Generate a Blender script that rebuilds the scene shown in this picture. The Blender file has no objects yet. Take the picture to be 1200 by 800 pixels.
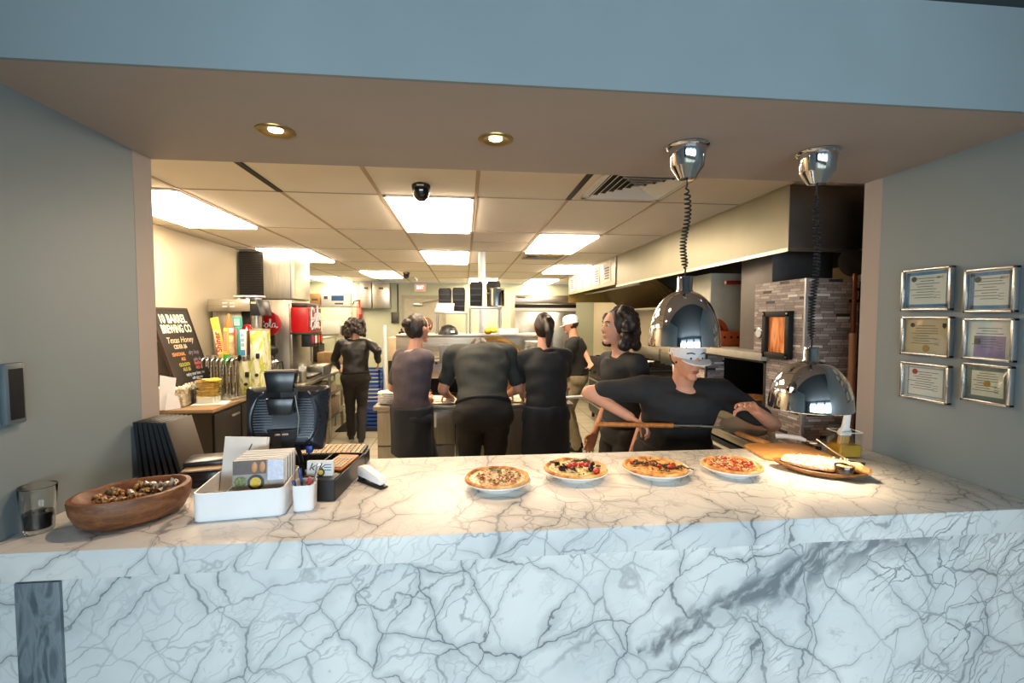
import bpy, bmesh, math, random
from mathutils import Vector, Matrix, Euler, noise
R = math.radians
PI = math.pi
sc = bpy.context.scene
col = sc.collection
random.seed(7)
V = Vector

# ------------------------------------------------------------------ camera
F_PX, YAW, PIT, ROL, CAM_H = 549.27, .1017, .0484, .0023, 1.65
_fw = V((math.sin(YAW)*math.cos(PIT), math.cos(YAW)*math.cos(PIT), -math.sin(PIT)))
_rt = V((math.cos(YAW), -math.sin(YAW), 0))
_up = _rt.cross(_fw)
_r2 = _rt*math.cos(ROL) + _up*math.sin(ROL)
_u2 = -_rt*math.sin(ROL) + _up*math.cos(ROL)
cd = bpy.data.cameras.new('camera')
cam = bpy.data.objects.new('camera', cd)
col.objects.link(cam)
cam.matrix_world = Matrix(((_r2.x, _u2.x, -_fw.x, 0), (_r2.y, _u2.y, -_fw.y, 0), (_r2.z, _u2.z, -_fw.z, CAM_H), (0, 0, 0, 1)))
cd.lens = F_PX/1200*36
cd.sensor_width = 36
cd.clip_start = .02
sc.camera = cam
C0 = V((0, 0, CAM_H))

def ray(x, y): return _fw + _r2*((x-600)/F_PX) + _u2*((400-y)/F_PX)
def at(x, y, Y): d = ray(x, y); return C0 + d*(Y/d.y)
def onz(x, y, z): d = ray(x, y); return C0 + d*((z-CAM_H)/d.z)
def onx(x, y, X): d = ray(x, y); return C0 + d*(X/d.x)

# ------------------------------------------------------------------ materials
def lin(h):
    h = h.lstrip('#')
    c = [int(h[i:i+2], 16)/255 for i in (0, 2, 4)]
    return tuple((x/12.92 if x <= .04045 else ((x+.055)/1.055)**2.4) for x in c) + (1,)

class NT:
    def __init__(s, name):
        s.m = bpy.data.materials.new(name); s.m.use_nodes = True
        s.t = s.m.node_tree; s.b = s.t.nodes['Principled BSDF']
        s.out = s.t.nodes['Material Output']
    def n(s, typ, ins=None, **props):
        k = s.t.nodes.new('ShaderNode'+typ)
        for a, v in props.items(): setattr(k, a, v)
        for a, v in (ins or {}).items():
            if isinstance(v, bpy.types.NodeSocket): s.t.links.new(v, k.inputs[a])
            else: k.inputs[a].default_value = v
        return k
    def math(s, op, a, b=0, c=0):
        return s.n('Math', {0: a, 1: b, 2: c}, operation=op).outputs[0]
    def vm(s, op, a, b=None):
        k = s.n('VectorMath', {0: a}, operation=op)
        if b is not None:
            nm = 'Scale' if op == 'SCALE' else 1
            if isinstance(b, bpy.types.NodeSocket): s.t.links.new(b, k.inputs[nm])
            else: k.inputs[nm].default_value = b
        return k.outputs[0]
    def ramp(s, fac, stops, interp='LINEAR'):
        k = s.n('ValToRGB', {0: fac}); r = k.color_ramp; r.interpolation = interp
        while len(r.elements) > 1: r.elements.remove(r.elements[-1])
        r.elements[0].position = stops[0][0]; r.elements[0].color = stops[0][1]
        for p, c in stops[1:]:
            e = r.elements.new(p); e.color = c
        return k.outputs[0]
    def mix(s, f, a, b, blend='MIX'):
        k = s.n('Mix', data_type='RGBA', blend_type=blend)
        for i, v in ((0, f), (6, a), (7, b)):
            if isinstance(v, bpy.types.NodeSocket): s.t.links.new(v, k.inputs[i])
            else: k.inputs[i].default_value = v
        return k.outputs[2]
    def obj(s): return s.n('TexCoord').outputs['Object']
    def set(s, **kw):
        for a, v in kw.items():
            nm = {'col': 'Base Color', 'rough': 'Roughness', 'metal': 'Metallic', 'normal': 'Normal'}.get(a, a)
            if isinstance(v, bpy.types.NodeSocket): s.t.links.new(v, s.b.inputs[nm])
            else: s.b.inputs[nm].default_value = v
    def bump(s, h, strength=.3, dist=.01):
        s.set(normal=s.n('Bump', {'Height': h, 'Strength': strength, 'Distance': dist}).outputs[0])

MATS = {}
def mat(name, c='#808080', rough=.5, metal=0., var=.08, scale=14., bump=0., stretch=(1, 1, 1), emit=0., coat=0., trans=0., rv=.1):
    if name in MATS: return MATS[name]
    k = NT(name); c = lin(c) if isinstance(c, str) else tuple(c)+(1,)
    p = k.vm('MULTIPLY', k.obj(), stretch)
    nz = k.n('TexNoise', {'Vector': p, 'Scale': scale, 'Detail': 4.}).outputs[0]
    lo = tuple(max(0, x*(1-var)) for x in c[:3])+(1,)
    hi = tuple(min(1, x*(1+var)) for x in c[:3])+(1,)
    k.set(col=k.ramp(nz, [(.3, lo), (.7, hi)]), metal=metal)
    k.set(rough=k.math('ADD', k.math('MULTIPLY', nz, rv), max(0, rough-rv/2)))
    if bump: k.bump(nz, bump, .01)
    if emit:
        k.set(**{'Emission Color': c, 'Emission Strength': emit})
    if coat: k.set(**{'Coat Weight': coat, 'Coat Roughness': .08})
    if trans: k.set(**{'Transmission Weight': trans})
    MATS[name] = k.m
    return k.m

def marble():
    k = NT('white marble with grey veins')
    o = k.obj()
    w1 = k.n('TexNoise', {'Vector': o, 'Scale': 2.6, 'Detail': 4., 'Roughness': .5}).outputs['Color']
    w2 = k.n('TexNoise', {'Vector': o, 'Scale': 16., 'Detail': 4.}).outputs['Color']
    d = k.vm('ADD', o, k.vm('SCALE', k.vm('SUBTRACT', w1, (.5, .5, .5)), .2))
    d = k.vm('ADD', d, k.vm('SCALE', k.vm('SUBTRACT', w2, (.5, .5, .5)), .045))
    rotm = lambda loc, rot, scl: k.n('Mapping', {'Vector': k.n('Mapping', {'Vector': d, 'Location': loc, 'Rotation': rot}).outputs[0], 'Scale': scl}).outputs[0]
    m1 = rotm((0, 0, 0), (.15, R(40), R(24)), (.6, 1.5, 2.1))
    m2 = rotm((3, 1, 2), (-.2, R(-50), R(-35)), (.6, 1.4, 2.2))
    def vein(m, scale, width):
        v = k.n('TexVoronoi', {'Vector': m, 'Scale': scale}, feature='DISTANCE_TO_EDGE').outputs['Distance']
        return k.n('MapRange', {0: v, 1: 0., 2: width, 3: 1., 4: 0.}, interpolation_type='SMOOTHSTEP').outputs[0]
    def mask(off, scale, lo, hi, base=0.):
        q = k.n('TexNoise', {'Vector': k.vm('ADD', o, off), 'Scale': scale, 'Detail': 3.}).outputs[0]
        return k.n('MapRange', {0: q, 1: lo, 2: hi, 3: base, 4: 1.}).outputs[0]
    mul = lambda a, b: k.math('MULTIPLY', a, b)
    right = k.n('MapRange', {0: k.n('SeparateXYZ', {0: o}).outputs[0], 1: -1.1, 2: 1.2, 3: .35, 4: 1.}).outputs[0]
    big = mul(vein(m1, 3.0, .018), mask((1, 2, 3), 4., .35, .6, .3))
    cross = mul(vein(m2, 2.6, .018), mask((5, 2, 9), 3., .4, .62, .2))
    mid = mul(mul(vein(m1, 7., .032), mask((9, 4, 1), 2.6, .44, .6, .04)), right)
    fine = mul(mul(vein(m1, 16., .075), mask((3, 7, 1), 2.8, .48, .66, .0)), right)
    spk = k.n('TexNoise', {'Vector': d, 'Scale': 22., 'Detail': 5., 'Roughness': .7}).outputs[0]
    spk = mul(k.n('MapRange', {0: spk, 1: .58, 2: .7, 3: 0., 4: 1.}).outputs[0], mask((2, 2, 8), 2.6, .5, .68))
    # one broad grey seam sweeping diagonally across the right of the block
    sx = k.n('SeparateXYZ', {0: d})
    ln = k.math('SUBTRACT', k.math('MULTIPLY', k.math('SUBTRACT', sx.outputs[0], .62), .42), k.math('SUBTRACT', sx.outputs[2], .70))
    wdt = k.n('MapRange', {0: sx.outputs[0], 1: .5, 2: 1.7, 3: .03, 4: .2}).outputs[0]
    band = k.n('MapRange', {0: k.math('DIVIDE', k.math('ABSOLUTE', ln), wdt), 1: .35, 2: 1., 3: 1., 4: 0.}).outputs[0]
    brk = k.n('TexNoise', {'Vector': m1, 'Scale': 14., 'Detail': 5.}).outputs[0]
    brk = k.n('MapRange', {0: brk, 1: .46, 2: .6, 3: 1., 4: .3}).outputs[0]
    band = mul(mul(band, brk), mul(k.math('MULTIPLY', k.math('GREATER_THAN', sx.outputs[0], .5), k.math('LESS_THAN', k.n('SeparateXYZ', {0: o}).outputs[2], .965)), .78))
    halo = k.math('MAXIMUM', mul(vein(m1, 3.0, .11), mask((1, 2, 3), 4., .4, .62)), mul(vein(m2, 2.6, .1), mask((5, 2, 9), 3., .42, .62)))
    f = k.math('MAXIMUM', mul(big, .85), mul(halo, .3))
    for v, s_ in ((cross, .8), (mid, .75), (fine, .62), (spk, .6)): f = k.math('MAXIMUM', f, mul(v, s_))
    f = k.math('MAXIMUM', f, band)
    tint = k.ramp(mask((0, 0, 0), 2.5, .3, .7), [(0., lin('#cbcfd0')), (1., lin('#e8e6e2'))])
    k.set(col=k.mix(f, tint, lin('#49525a')), rough=.36)
    k.set(**{'Specular IOR Level': .28})
    return k.m

def stone_strips():
    k = NT('stacked grey stone mosaic strips')
    s = k.n('SeparateXYZ', {0: k.obj()})
    u = k.math('ADD', s.outputs[0], s.outputs[1])
    rz = k.math('DIVIDE', s.outputs[2], .0165)
    row = k.math('FLOOR', rz)
    rnd = k.n('TexWhiteNoise', {'W': row}, noise_dimensions='1D').outputs[0]
    uu = k.math('ADD', k.math('DIVIDE', u, .085), k.math('MULTIPLY', rnd, 7.3))
    cel = k.math('FLOOR', uu)
    wn = k.n('TexWhiteNoise', {0: k.n('CombineXYZ', {0: cel, 1: row}).outputs[0]}, noise_dimensions='2D').outputs[0]
    c = k.ramp(wn, [(0, lin('#383332')), (.035, lin('#a0948f')), (.3, lin('#b8aca8')), (.55, lin('#cfc6c3')), (.8, lin('#ab9c96')), (.955, lin('#f2eeea'))], 'CONSTANT')
    nz = k.n('TexNoise', {'Vector': k.vm('MULTIPLY', k.obj(), (30, 30, 140)), 'Scale': 1., 'Detail': 4.}).outputs[0]
    c = k.mix(.35, c, k.ramp(nz, [(.3, lin('#4a413d')), (.7, lin('#b3aaa6'))]), 'OVERLAY')
    fz = k.math('FRACT', rz); fu = k.math('FRACT', uu)
    g = k.math('MAXIMUM', k.math('LESS_THAN', fz, .09), k.math('LESS_THAN', fu, .03))
    k.set(col=k.mix(g, c, lin('#3a3432')), rough=.5)
    k.bump(k.math('ADD', k.math('MULTIPLY', wn, .6), k.math('SUBTRACT', 1., g)), .5, .006)
    return k.m

def wood(name, a, b, scale=1., rough=.45, axis=(14, 2, 14)):
    if name in MATS: return MATS[name]
    k = NT(name)
    p = k.vm('MULTIPLY', k.obj(), tuple(x*scale for x in axis))
    n1 = k.n('TexNoise', {'Vector': p, 'Scale': 2.5, 'Detail': 6., 'Distortion': .8}).outputs[0]
    n2 = k.n('TexNoise', {'Vector': k.vm('MULTIPLY', p, (5, 1, 5)), 'Scale': 4., 'Detail': 3.}).outputs[0]
    f = k.math('ADD', k.math('MULTIPLY', n1, .7), k.math('MULTIPLY', n2, .3))
    k.set(col=k.ramp(f, [(.35, lin(a)), (.65, lin(b))]), rough=rough)
    k.bump(n2, .2, .004)
    MATS[name] = k.m
    return k.m

def ceiling_tile_mat():
    k = NT('off white ceiling tile')
    o = k.obj()
    n1 = k.n('TexNoise', {'Vector': o, 'Scale': 260., 'Detail': 2.}).outputs[0]
    n2 = k.n('TexNoise', {'Vector': o, 'Scale': 1.4, 'Detail': 3.}).outputs[0]
    k.set(col=k.ramp(n2, [(.3, lin('#eae3d8')), (.7, lin('#f1ebe2'))]), rough=.8)
    k.bump(n1, .12, .003)
    return k.m

M = dict(
    marble=marble(), strips=stone_strips(), tile=ceiling_tile_mat(),
    bluewall=mat('blue grey wall paint', '#7b888d', .55, var=.03, scale=3, bump=.02),
    taupe=mat('warm lit taupe wall', '#a1968f', .6, var=.03, scale=3),  # warm kitchen light on the grey wall is mixed into this colour
    creamwall=mat('cream kitchen wall panel', '#d2c7ad', .4, var=.04, scale=2),
    greenwall=mat('pale green kitchen wall', '#b4baa3', .5, var=.04, scale=2),
    steel=mat('brushed stainless steel', '#b9b4a8', .33, .95, var=.1, scale=6, stretch=(1, 1, 12), rv=.15),
    steelh=mat('stainless steel panel', '#b4b0a4', .42, .9, var=.12, scale=4, stretch=(10, 10, 1), rv=.2),
    darksteel=mat('dull dark steel', '#4c4944', .45, .8, var=.15),
    chrome=mat('polished chrome', '#c9c9cb', .06, 1., var=.02, rv=.02),
    black=mat('matte black plastic', '#15171a', .45, var=.15, scale=40),
    blackg=mat('satin black plastic', '#1c2026', .3, var=.1, scale=40),
    sootblack=mat('sooty black metal', '#0e0d0c', .6, .2, var=.3),
    white=mat('white plastic', '#e8e9ea', .35, var=.02),
    whitec=mat('white glazed china', '#efeeea', .15, var=.02, coat=.3),
    paper=mat('white paper', '#e9e7e1', .8, var=.03),
    card=mat('brown cardboard', '#b08a5c', .8, var=.1),
    red=mat('red gloss paint', '#b3141a', .3, var=.06),
    rubber=mat('black rubber', '#0f0f10', .7, var=.2),
    darkcab=mat('dark brown laminate', '#17120e', .5, var=.12),
    lamp=mat('warm lamp diffuser', '#fff0d8', .5, var=0, emit=1.),
    skin=mat('skin', '#c58f74', .5, var=.06, scale=30),
    skin2=mat('tanned skin', '#a9735a', .5, var=.06, scale=30),
    blackcloth=mat('black cotton cloth', '#1d1e20', .85, var=.2, scale=22, bump=.2),
    charcoal=mat('charcoal green cotton cloth', '#2a2d2a', .85, var=.18, scale=18, bump=.2),
    navycloth=mat('dark navy cloth', '#1c222e', .85, var=.2, scale=22, bump=.2),
    trouser=mat('black trouser cloth', '#1d1a19', .85, var=.2, scale=25, bump=.2),
    khaki=mat('khaki trouser cloth', '#8a8068', .85, var=.12, scale=25, bump=.2),
    hairdark=mat('dark brown hair', '#241712', .5, var=.4, scale=45, stretch=(1, 1, .25), bump=.5),
    hairbrown=mat('mid brown hair', '#5a3d28', .5, var=.3, scale=45, stretch=(1, 1, .25), bump=.5),
    ceramic=mat('eye white', '#bcb5aa', .2, var=.02),
    pupil=mat('dark iris', '#1d120c', .2, var=.05),
    lip=mat('lips', '#9a5248', .45, var=.05),
    brass=mat('brushed brass', '#a88f5a', .3, .9, var=.1),
)

# ------------------------------------------------------------------ mesh builder
def xf(loc=(0, 0, 0), rot=(0, 0, 0), scale=None):
    m = Matrix.Translation(V(loc)) @ Euler(rot).to_matrix().to_4x4()
    if scale is not None: m = m @ Matrix.Diagonal(V(scale).to_4d())
    return m

class MB:
    def __init__(s): s.bm = bmesh.new()
    def _merge(s, t, mtx):
        if mtx is not None: bmesh.ops.transform(t, matrix=mtx, verts=t.verts)
        me = bpy.data.meshes.new('tmp'); t.to_mesh(me); t.free()
        s.bm.from_mesh(me); bpy.data.meshes.remove(me)
        return s
    def box(s, c, d, rot=(0, 0, 0), bev=0., seg=2):
        t = bmesh.new(); bmesh.ops.create_cube(t, size=1)
        bmesh.ops.scale(t, vec=V(d), verts=t.verts)
        if bev: bmesh.ops.bevel(t, geom=list(t.edges), offset=min(bev, min(d)*.49), segments=seg, affect='EDGES', profile=.5)
        return s._merge(t, xf(c, rot))
    def bb(s, x0, x1, y0, y1, z0, z1, bev=0.):
        return s.box(((x0+x1)/2, (y0+y1)/2, (z0+z1)/2), (abs(x1-x0), abs(y1-y0), abs(z1-z0)), bev=bev)
    def cyl(s, c, r, h, seg=24, r2=None, rot=(0, 0, 0), bev=0.):
        t = bmesh.new()
        bmesh.ops.create_cone(t, cap_ends=True, segments=seg, radius1=r, radius2=r if r2 is None else r2, depth=h)
        if bev:
            es = [e for e in t.edges if len(e.link_faces) == 2 and any(len(f.verts) > 4 for f in e.link_faces)]
            bmesh.ops.bevel(t, geom=es, offset=bev, segments=2, affect='EDGES', profile=.5)
        return s._merge(t, xf(c, rot))
    def lathe(s, prof, c=(0, 0, 0), seg=32, rot=(0, 0, 0), scale=None):
        t = bmesh.new(); rings = []
        for r, z in prof:
            if r < 1e-6: rings.append([t.verts.new((0, 0, z))])
            else: rings.append([t.verts.new((r*math.cos(2*PI*i/seg), r*math.sin(2*PI*i/seg), z)) for i in range(seg)])
        for a, b in zip(rings, rings[1:]):
            for i in range(seg):
                j = (i+1) % seg
                vs = [a[i % len(a)], a[j % len(a)], b[j % len(b)], b[i % len(b)]]
                u = []
                for v in vs:
                    if v not in u: u.append(v)
                if len(u) > 2:
                    try: t.faces.new(u)
                    except ValueError: pass
        bmesh.ops.recalc_face_normals(t, faces=t.faces)
        return s._merge(t, xf(c, rot, scale))
    def ell(s, c, rad, seg=20, rot=(0, 0, 0)):
        t = bmesh.new(); bmesh.ops.create_uvsphere(t, u_segments=seg, v_segments=max(6, seg//2), radius=1)
        return s._merge(t, xf(c, rot, rad))
    def tube(s, pts, r, seg=8, closed=False, caps=True):
        pts = [V(p) for p in pts]; n = len(pts)
        rs = r if isinstance(r, (list, tuple)) else [r]*n
        t = bmesh.new(); rings = []; prev = None
        for i, p in enumerate(pts):
            a = pts[(i-1) % n] if (closed or i) else p
            b = pts[(i+1) % n] if (closed or i < n-1) else p
            d = (b-a).normalized()
            if prev is None:
                u = d.cross(V((0, 0, 1)))
                if u.length < 1e-3: u = d.cross(V((1, 0, 0)))
            else: u = prev - d*prev.dot(d)
            u.normalize(); prev = u; w = d.cross(u)
            rings.append([t.verts.new(p+(u*math.cos(2*PI*k/seg)+w*math.sin(2*PI*k/seg))*rs[i]) for k in range(seg)])
        for i in range(n if closed else n-1):
            a, b = rings[i], rings[(i+1) % n]
            for k in range(seg):
                t.faces.new((a[k], a[(k+1) % seg], b[(k+1) % seg], b[k]))
        if caps and not closed:
            t.faces.new(rings[0][::-1]); t.faces.new(rings[-1])
        bmesh.ops.recalc_face_normals(t, faces=t.faces)
        return s._merge(t, None)
    def cap(s, a, ra, b, rb, seg=14):
        a, b = V(a), V(b); L = (b-a).length
        prof = [(0, -ra)]+[(ra*math.cos(q), ra*math.sin(q)) for q in (-1.2, -.8, -.4, 0)]
        prof += [(rb*math.cos(q), L+rb*math.sin(q)) for q in (0, .4, .8, 1.2)]+[(0, L+rb)]
        q = V((0, 0, 1)).rotation_difference((b-a).normalized() if L > 1e-6 else V((0, 0, 1)))
        t = MB().lathe(prof, seg=seg)
        return s._merge(t.bm, Matrix.Translation(a) @ q.to_matrix().to_4x4())
    def prism(s, poly, h, mtx=None, bev=0.):
        t = bmesh.new()
        f = t.faces.new([t.verts.new((x, y, 0)) for x, y in poly])
        e = bmesh.ops.extrude_face_region(t, geom=[f])
        bmesh.ops.translate(t, vec=(0, 0, h), verts=[v for v in e['geom'] if isinstance(v, bmesh.types.BMVert)])
        bmesh.ops.recalc_face_normals(t, faces=t.faces)
        if bev: bmesh.ops.bevel(t, geom=[x for x in t.edges], offset=bev, segments=2, affect='EDGES', profile=.5)
        return s._merge(t, mtx)
    def loft(s, rings, seg=24):
        """rings: (center, xaxis*rx, yaxis*ry)"""
        t = bmesh.new(); rr = []
        for c, a, b in rings:
            rr.append([t.verts.new(c+a*math.cos(2*PI*i/seg)+b*math.sin(2*PI*i/seg)) for i in range(seg)])
        for a, b in zip(rr, rr[1:]):
            for i in range(seg): t.faces.new((a[i], a[(i+1) % seg], b[(i+1) % seg], b[i]))
        t.faces.new(rr[0][::-1]); t.faces.new(rr[-1])
        bmesh.ops.recalc_face_normals(t, faces=t.faces)
        return s._merge(t, None)
    def rough(s, amp, freq, seed=0):
        for v in s.bm.verts:
            v.co += noise.noise_vector(v.co*freq+V((seed, 0, 0)))*amp
        return s
    def build(s, name, m, parent=None, loc=None, rot=None, angle=38):
        me = bpy.data.meshes.new(name)
        for f in s.bm.faces: f.smooth = True
        for e in s.bm.edges:
            e.smooth = not (len(e.link_faces) == 2 and e.calc_face_angle(0) > R(angle))
        s.bm.to_mesh(me); s.bm.free()
        me.materials.append(m)
        o = bpy.data.objects.new(name, me); col.objects.link(o)
        if parent: o.parent = parent
        if loc is not None: o.location = loc
        if rot is not None: o.rotation_euler = rot
        return o

def tag(o, label, cat, group=None, kind=None):
    o['label'] = label; o['category'] = cat
    if group: o['group'] = group
    if kind: o['kind'] = kind
    return o
def thing(name, label, cat, loc=(0, 0, 0), rz=0., group=None, rot=None):
    o = bpy.data.objects.new(name, None); col.objects.link(o); o.empty_display_size = .05
    o.location = loc; o.rotation_euler = rot or (0, 0, rz)
    return tag(o, label, cat, group)
def struct(name, mb, m, loc=None):
    o = mb.build(name, m, loc=loc); o['kind'] = 'structure'; return o
def dup(root, loc, rot=None, label=None):
    r = root.copy(); col.objects.link(r); r.location = loc
    if rot is not None: r.rotation_euler = rot
    if label: r['label'] = label
    for ch in root.children:
        c = ch.copy(); col.objects.link(c); c.parent = r
        for g in ch.children:
            d = g.copy(); col.objects.link(d); d.parent = c
    return r
def text(s, size, m, parent, loc, rot=(PI/2, 0, 0), name='lettering', align='CENTER', shear=0., squash=1., bold=0., ext=.0004):
    cu = bpy.data.curves.new('t', 'FONT'); cu.body = s; cu.size = size; cu.align_x = align; cu.align_y = 'CENTER'
    cu.shear = shear; cu.extrude = ext; cu.offset = bold; cu.resolution_u = 3
    o = bpy.data.objects.new('t', cu); col.objects.link(o)
    dg = bpy.context.evaluated_depsgraph_get()
    me = bpy.data.meshes.new_from_object(o.evaluated_get(dg))
    bpy.data.objects.remove(o); bpy.data.curves.remove(cu)
    me.name = name
    me.transform(Matrix.Diagonal((squash, 1, 1, 1)))
    me.materials.clear(); me.materials.append(m)
    q = bpy.data.objects.new(name, me); col.objects.link(q)
    q.parent = parent; q.location = loc; q.rotation_euler = rot
    return q
def strokes(lines, w, m, parent, loc, rot=(PI/2, 0, 0), name='lettering', scale=1.):
    b = MB()
    for ln in lines:
        b.tube([V((x*scale, y*scale, 0)) for x, y in ln], w, seg=6)
    return b.build(name, m, parent, loc, rot)
def remeshed(mb, name, m, parent, vox=.008, smooth=4, wr=0., wf=(9, 9, 9), seed=0):
    o = mb.build(name, m)
    r = o.modifiers.new('r', 'REMESH'); r.mode = 'VOXEL'; r.voxel_size = vox; r.use_smooth_shade = True
    if smooth:
        q = o.modifiers.new('s', 'SMOOTH'); q.iterations = smooth; q.factor = .5
    dg = bpy.context.evaluated_depsgraph_get()
    me = bpy.data.meshes.new_from_object(o.evaluated_get(dg))
    old = o.data; o.modifiers.clear(); o.data = me; bpy.data.meshes.remove(old); me.name = name
    if wr:
        nn = [v.normal.copy() for v in me.vertices]
        for v, k in zip(me.vertices, nn):
            c = v.co
            v.co = c+k*(noise.noise(V((c.x*wf[0]+seed, c.y*wf[1], c.z*wf[2])))*wr)
    for p in me.polygons: p.use_smooth = True
    if parent: o.parent = parent
    return o
# ------------------------------------------------------------------ the setting
SOF, CT, CEIL = 2.286, 1.045, 2.44
LX, RX, FY, BY = -1.25, 1.87, 1.30, 2.05
W_, L_ = .61, 1.22
GX, GY = -1.7513, 1.8912
Vx = lambda i: GX+W_*i
Hy = lambda j: GY+L_*j

fm = NT('grey green quarry floor tile')
bk = fm.n('TexBrick', {'Vector': fm.obj(), 'Color1': lin('#b3ad97'), 'Color2': lin('#a8a28c'), 'Mortar': lin('#5d5848'), 'Scale': 1., 'Mortar Size': .006, 'Brick Width': .3, 'Row Height': .3}, offset=0.)
fm.set(col=bk.outputs[0], rough=.45)
struct('floor', MB().bb(-6, 6, -6, 11, -.06, 0), fm.m)
struct('ceiling_dining', MB().bb(-6, 6, -6, FY, 2.592, 2.66), mat('dark dining ceiling paint', '#3b4348', .8))
struct('wall_left', MB().bb(LX-.1, LX, -.3, 1.945, 0, 2.592), M['bluewall'])
struct('wall_right', MB().bb(RX, RX+.1, -.3, 1.955, 0, 2.592), M['bluewall'])
struct('trim_1', MB().bb(-3.3, -1.249, 1.945, BY, 0, 2.592), M['taupe'])
struct('trim_2', MB().bb(1.869, 3.0, 1.955, BY, 0, 2.592), M['taupe'])
struct('ceiling_soffit', MB().bb(LX, RX, FY+.012, BY, SOF, 2.592), M['taupe'])
struct('wall_soffit', MB().bb(LX, RX, FY, FY+.012, SOF, 2.592), M['bluewall'])
struct('wall_nook_left', MB().bb(-6, LX-.1, -.4, -.3, 0, 2.592), M['bluewall'])
struct('wall_nook_right', MB().bb(RX+.1, 6, -.4, -.3, 0, 2.592), M['bluewall'])
b = MB()
b.bb(-6, 6, -5.1, -5, 0, .7).bb(-6, 6, -5.1, -5, 2.35, 2.592)
wins = [(-3.6, -1.4), (-1., 1.2), (1.6, 3.8)]
ed = [-6]+[e for w in wins for e in w]+[6]
for a, c in zip(ed[0::2], ed[1::2]): b.bb(a, c, -5.1, -5, .7, 2.35)
struct('wall_front', b, M['bluewall'])
struct('wall_dining_left', MB().bb(-6.1, -6, -5.1, -.3, 0, 2.592), M['bluewall'])
struct('wall_dining_right', MB().bb(6, 6.1, -5.1, -.3, 0, 2.592), M['bluewall'])
for i, (a, c) in enumerate(wins):
    w = MB()
    w.bb(a, c, -5.08, -5.0, .7, .76).bb(a, c, -5.08, -5.0, 2.29, 2.35)
    for x in (a+.03, (a+c)/2, c-.03): w.bb(x-.03, x+.03, -5.07, -5.01, .76, 2.29)
    w.bb(a, c, -5.07, -5.01, 1.6, 1.64)
    struct('window_%d' % (i+1), w, M['white'])

struct('wall_kitchen_left', MB().bb(-3.3, -2.6, BY, 6.4, 0, CEIL), M['creamwall'])
struct('wall_kitchen_far_left', MB().bb(-3.45, -3.3, BY, 10.6, 0, CEIL), M['greenwall'])
struct('wall_back', MB().bb(-3.3, 3., 10.5, 10.6, 0, CEIL), M['greenwall'])
struct('wall_kitchen_right', MB().bb(2.95, 3.05, BY, 10.5, 0, CEIL), mat('beige steel wall cladding', '#cfc2a6', .4, .15, var=.06, scale=2))
b = MB()
for i in range(-3, 9):
    for j in range(0, 8):
        x0, x1, y0, y1 = max(Vx(i), -3.3), min(Vx(i+1), 2.95), max(Hy(j), BY), min(Hy(j+1), 10.5)
        if x1 > x0 and y1 > y0: b.bb(x0+.002, x1-.002, y0+.002, y1-.002, CEIL+.004, CEIL+.02)
b.bb(-3.3, 2.95, BY, 10.5, CEIL+.02, CEIL+.06)
struct('ceiling', b, M['tile'])
b = MB()
for i in range(-2, 9): b.bb(Vx(i)-.011, Vx(i)+.011, BY, 10.5, CEIL-.001, CEIL+.012)
for j in range(1, 8): b.bb(-3.3, 2.95, Hy(j)-.006, Hy(j)+.006, CEIL, CEIL+.011)
b.bb(Vx(3), Vx(4), Hy(2)+.55, Hy(2)+.565, CEIL, CEIL+.011)
struct('trim_3', b, mat('tan ceiling grid', '#b39f86', .6))
b = MB()
for i in (1, 4): b.bb(Vx(i)-.017, Vx(i)+.017, BY, Hy(1)-.01, CEIL-.003, CEIL+.01)
struct('trim_4', b, M['sootblack'])

# ceiling lights, set in the grid
LAMP = 26.
lampm = mat('warm white light panel', (1., .79, .56), .5, var=0, emit=LAMP)
spots = [(-1, 1, 'square light panel cut off by the left jamb, nearest the opening'), (2, 1, 'square ceiling light panel just behind the black dome camera'),
         (2, 3, 'small bright light panel in line behind the one by the dome camera'), (4, 2, 'light panel between the two air vents on the right'),
         (-1, 3, 'light panel right above the steel ice machine'), (0, 5, 'light panel left of the tiny far dome camera'),
         (-2, 6, 'farthest left light panel, beyond the ice machine'), (3, 6, 'far light panel half hidden behind the white pole'),
         (5, 4, 'light panel beside the hood, third from the back on the right'), (5, 6, 'farthest right light panel, above the steel refrigerator')]
for n, (i, j, lb) in enumerate(spots):
    x0, x1, y0, y1 = max(Vx(i), -3.28)+.012, Vx(i+1)-.012, Hy(j)+.012, min(Hy(j+1), 10.48)-.012
    if i == -1 and j == 1: x0 = max(x0, -2.58)
    t = thing('ceiling_light', lb, 'ceiling light', ((x0+x1)/2, (y0+y1)/2, CEIL), group='light panels in the kitchen ceiling')
    w, d = (x1-x0)/2, (y1-y0)/2
    f = MB()
    for s in (-1, 1):
        f.bb(s*w, s*(w-.02), -d, d, -.006, .004); f.bb(-w, w, s*d, s*(d-.02), -.006, .004)
    f.build('frame', M['white'], t)
    MB().bb(-w+.02, w-.02, -d+.02, d-.02, -.022, .003).build('diffuser', lampm, t)

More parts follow.
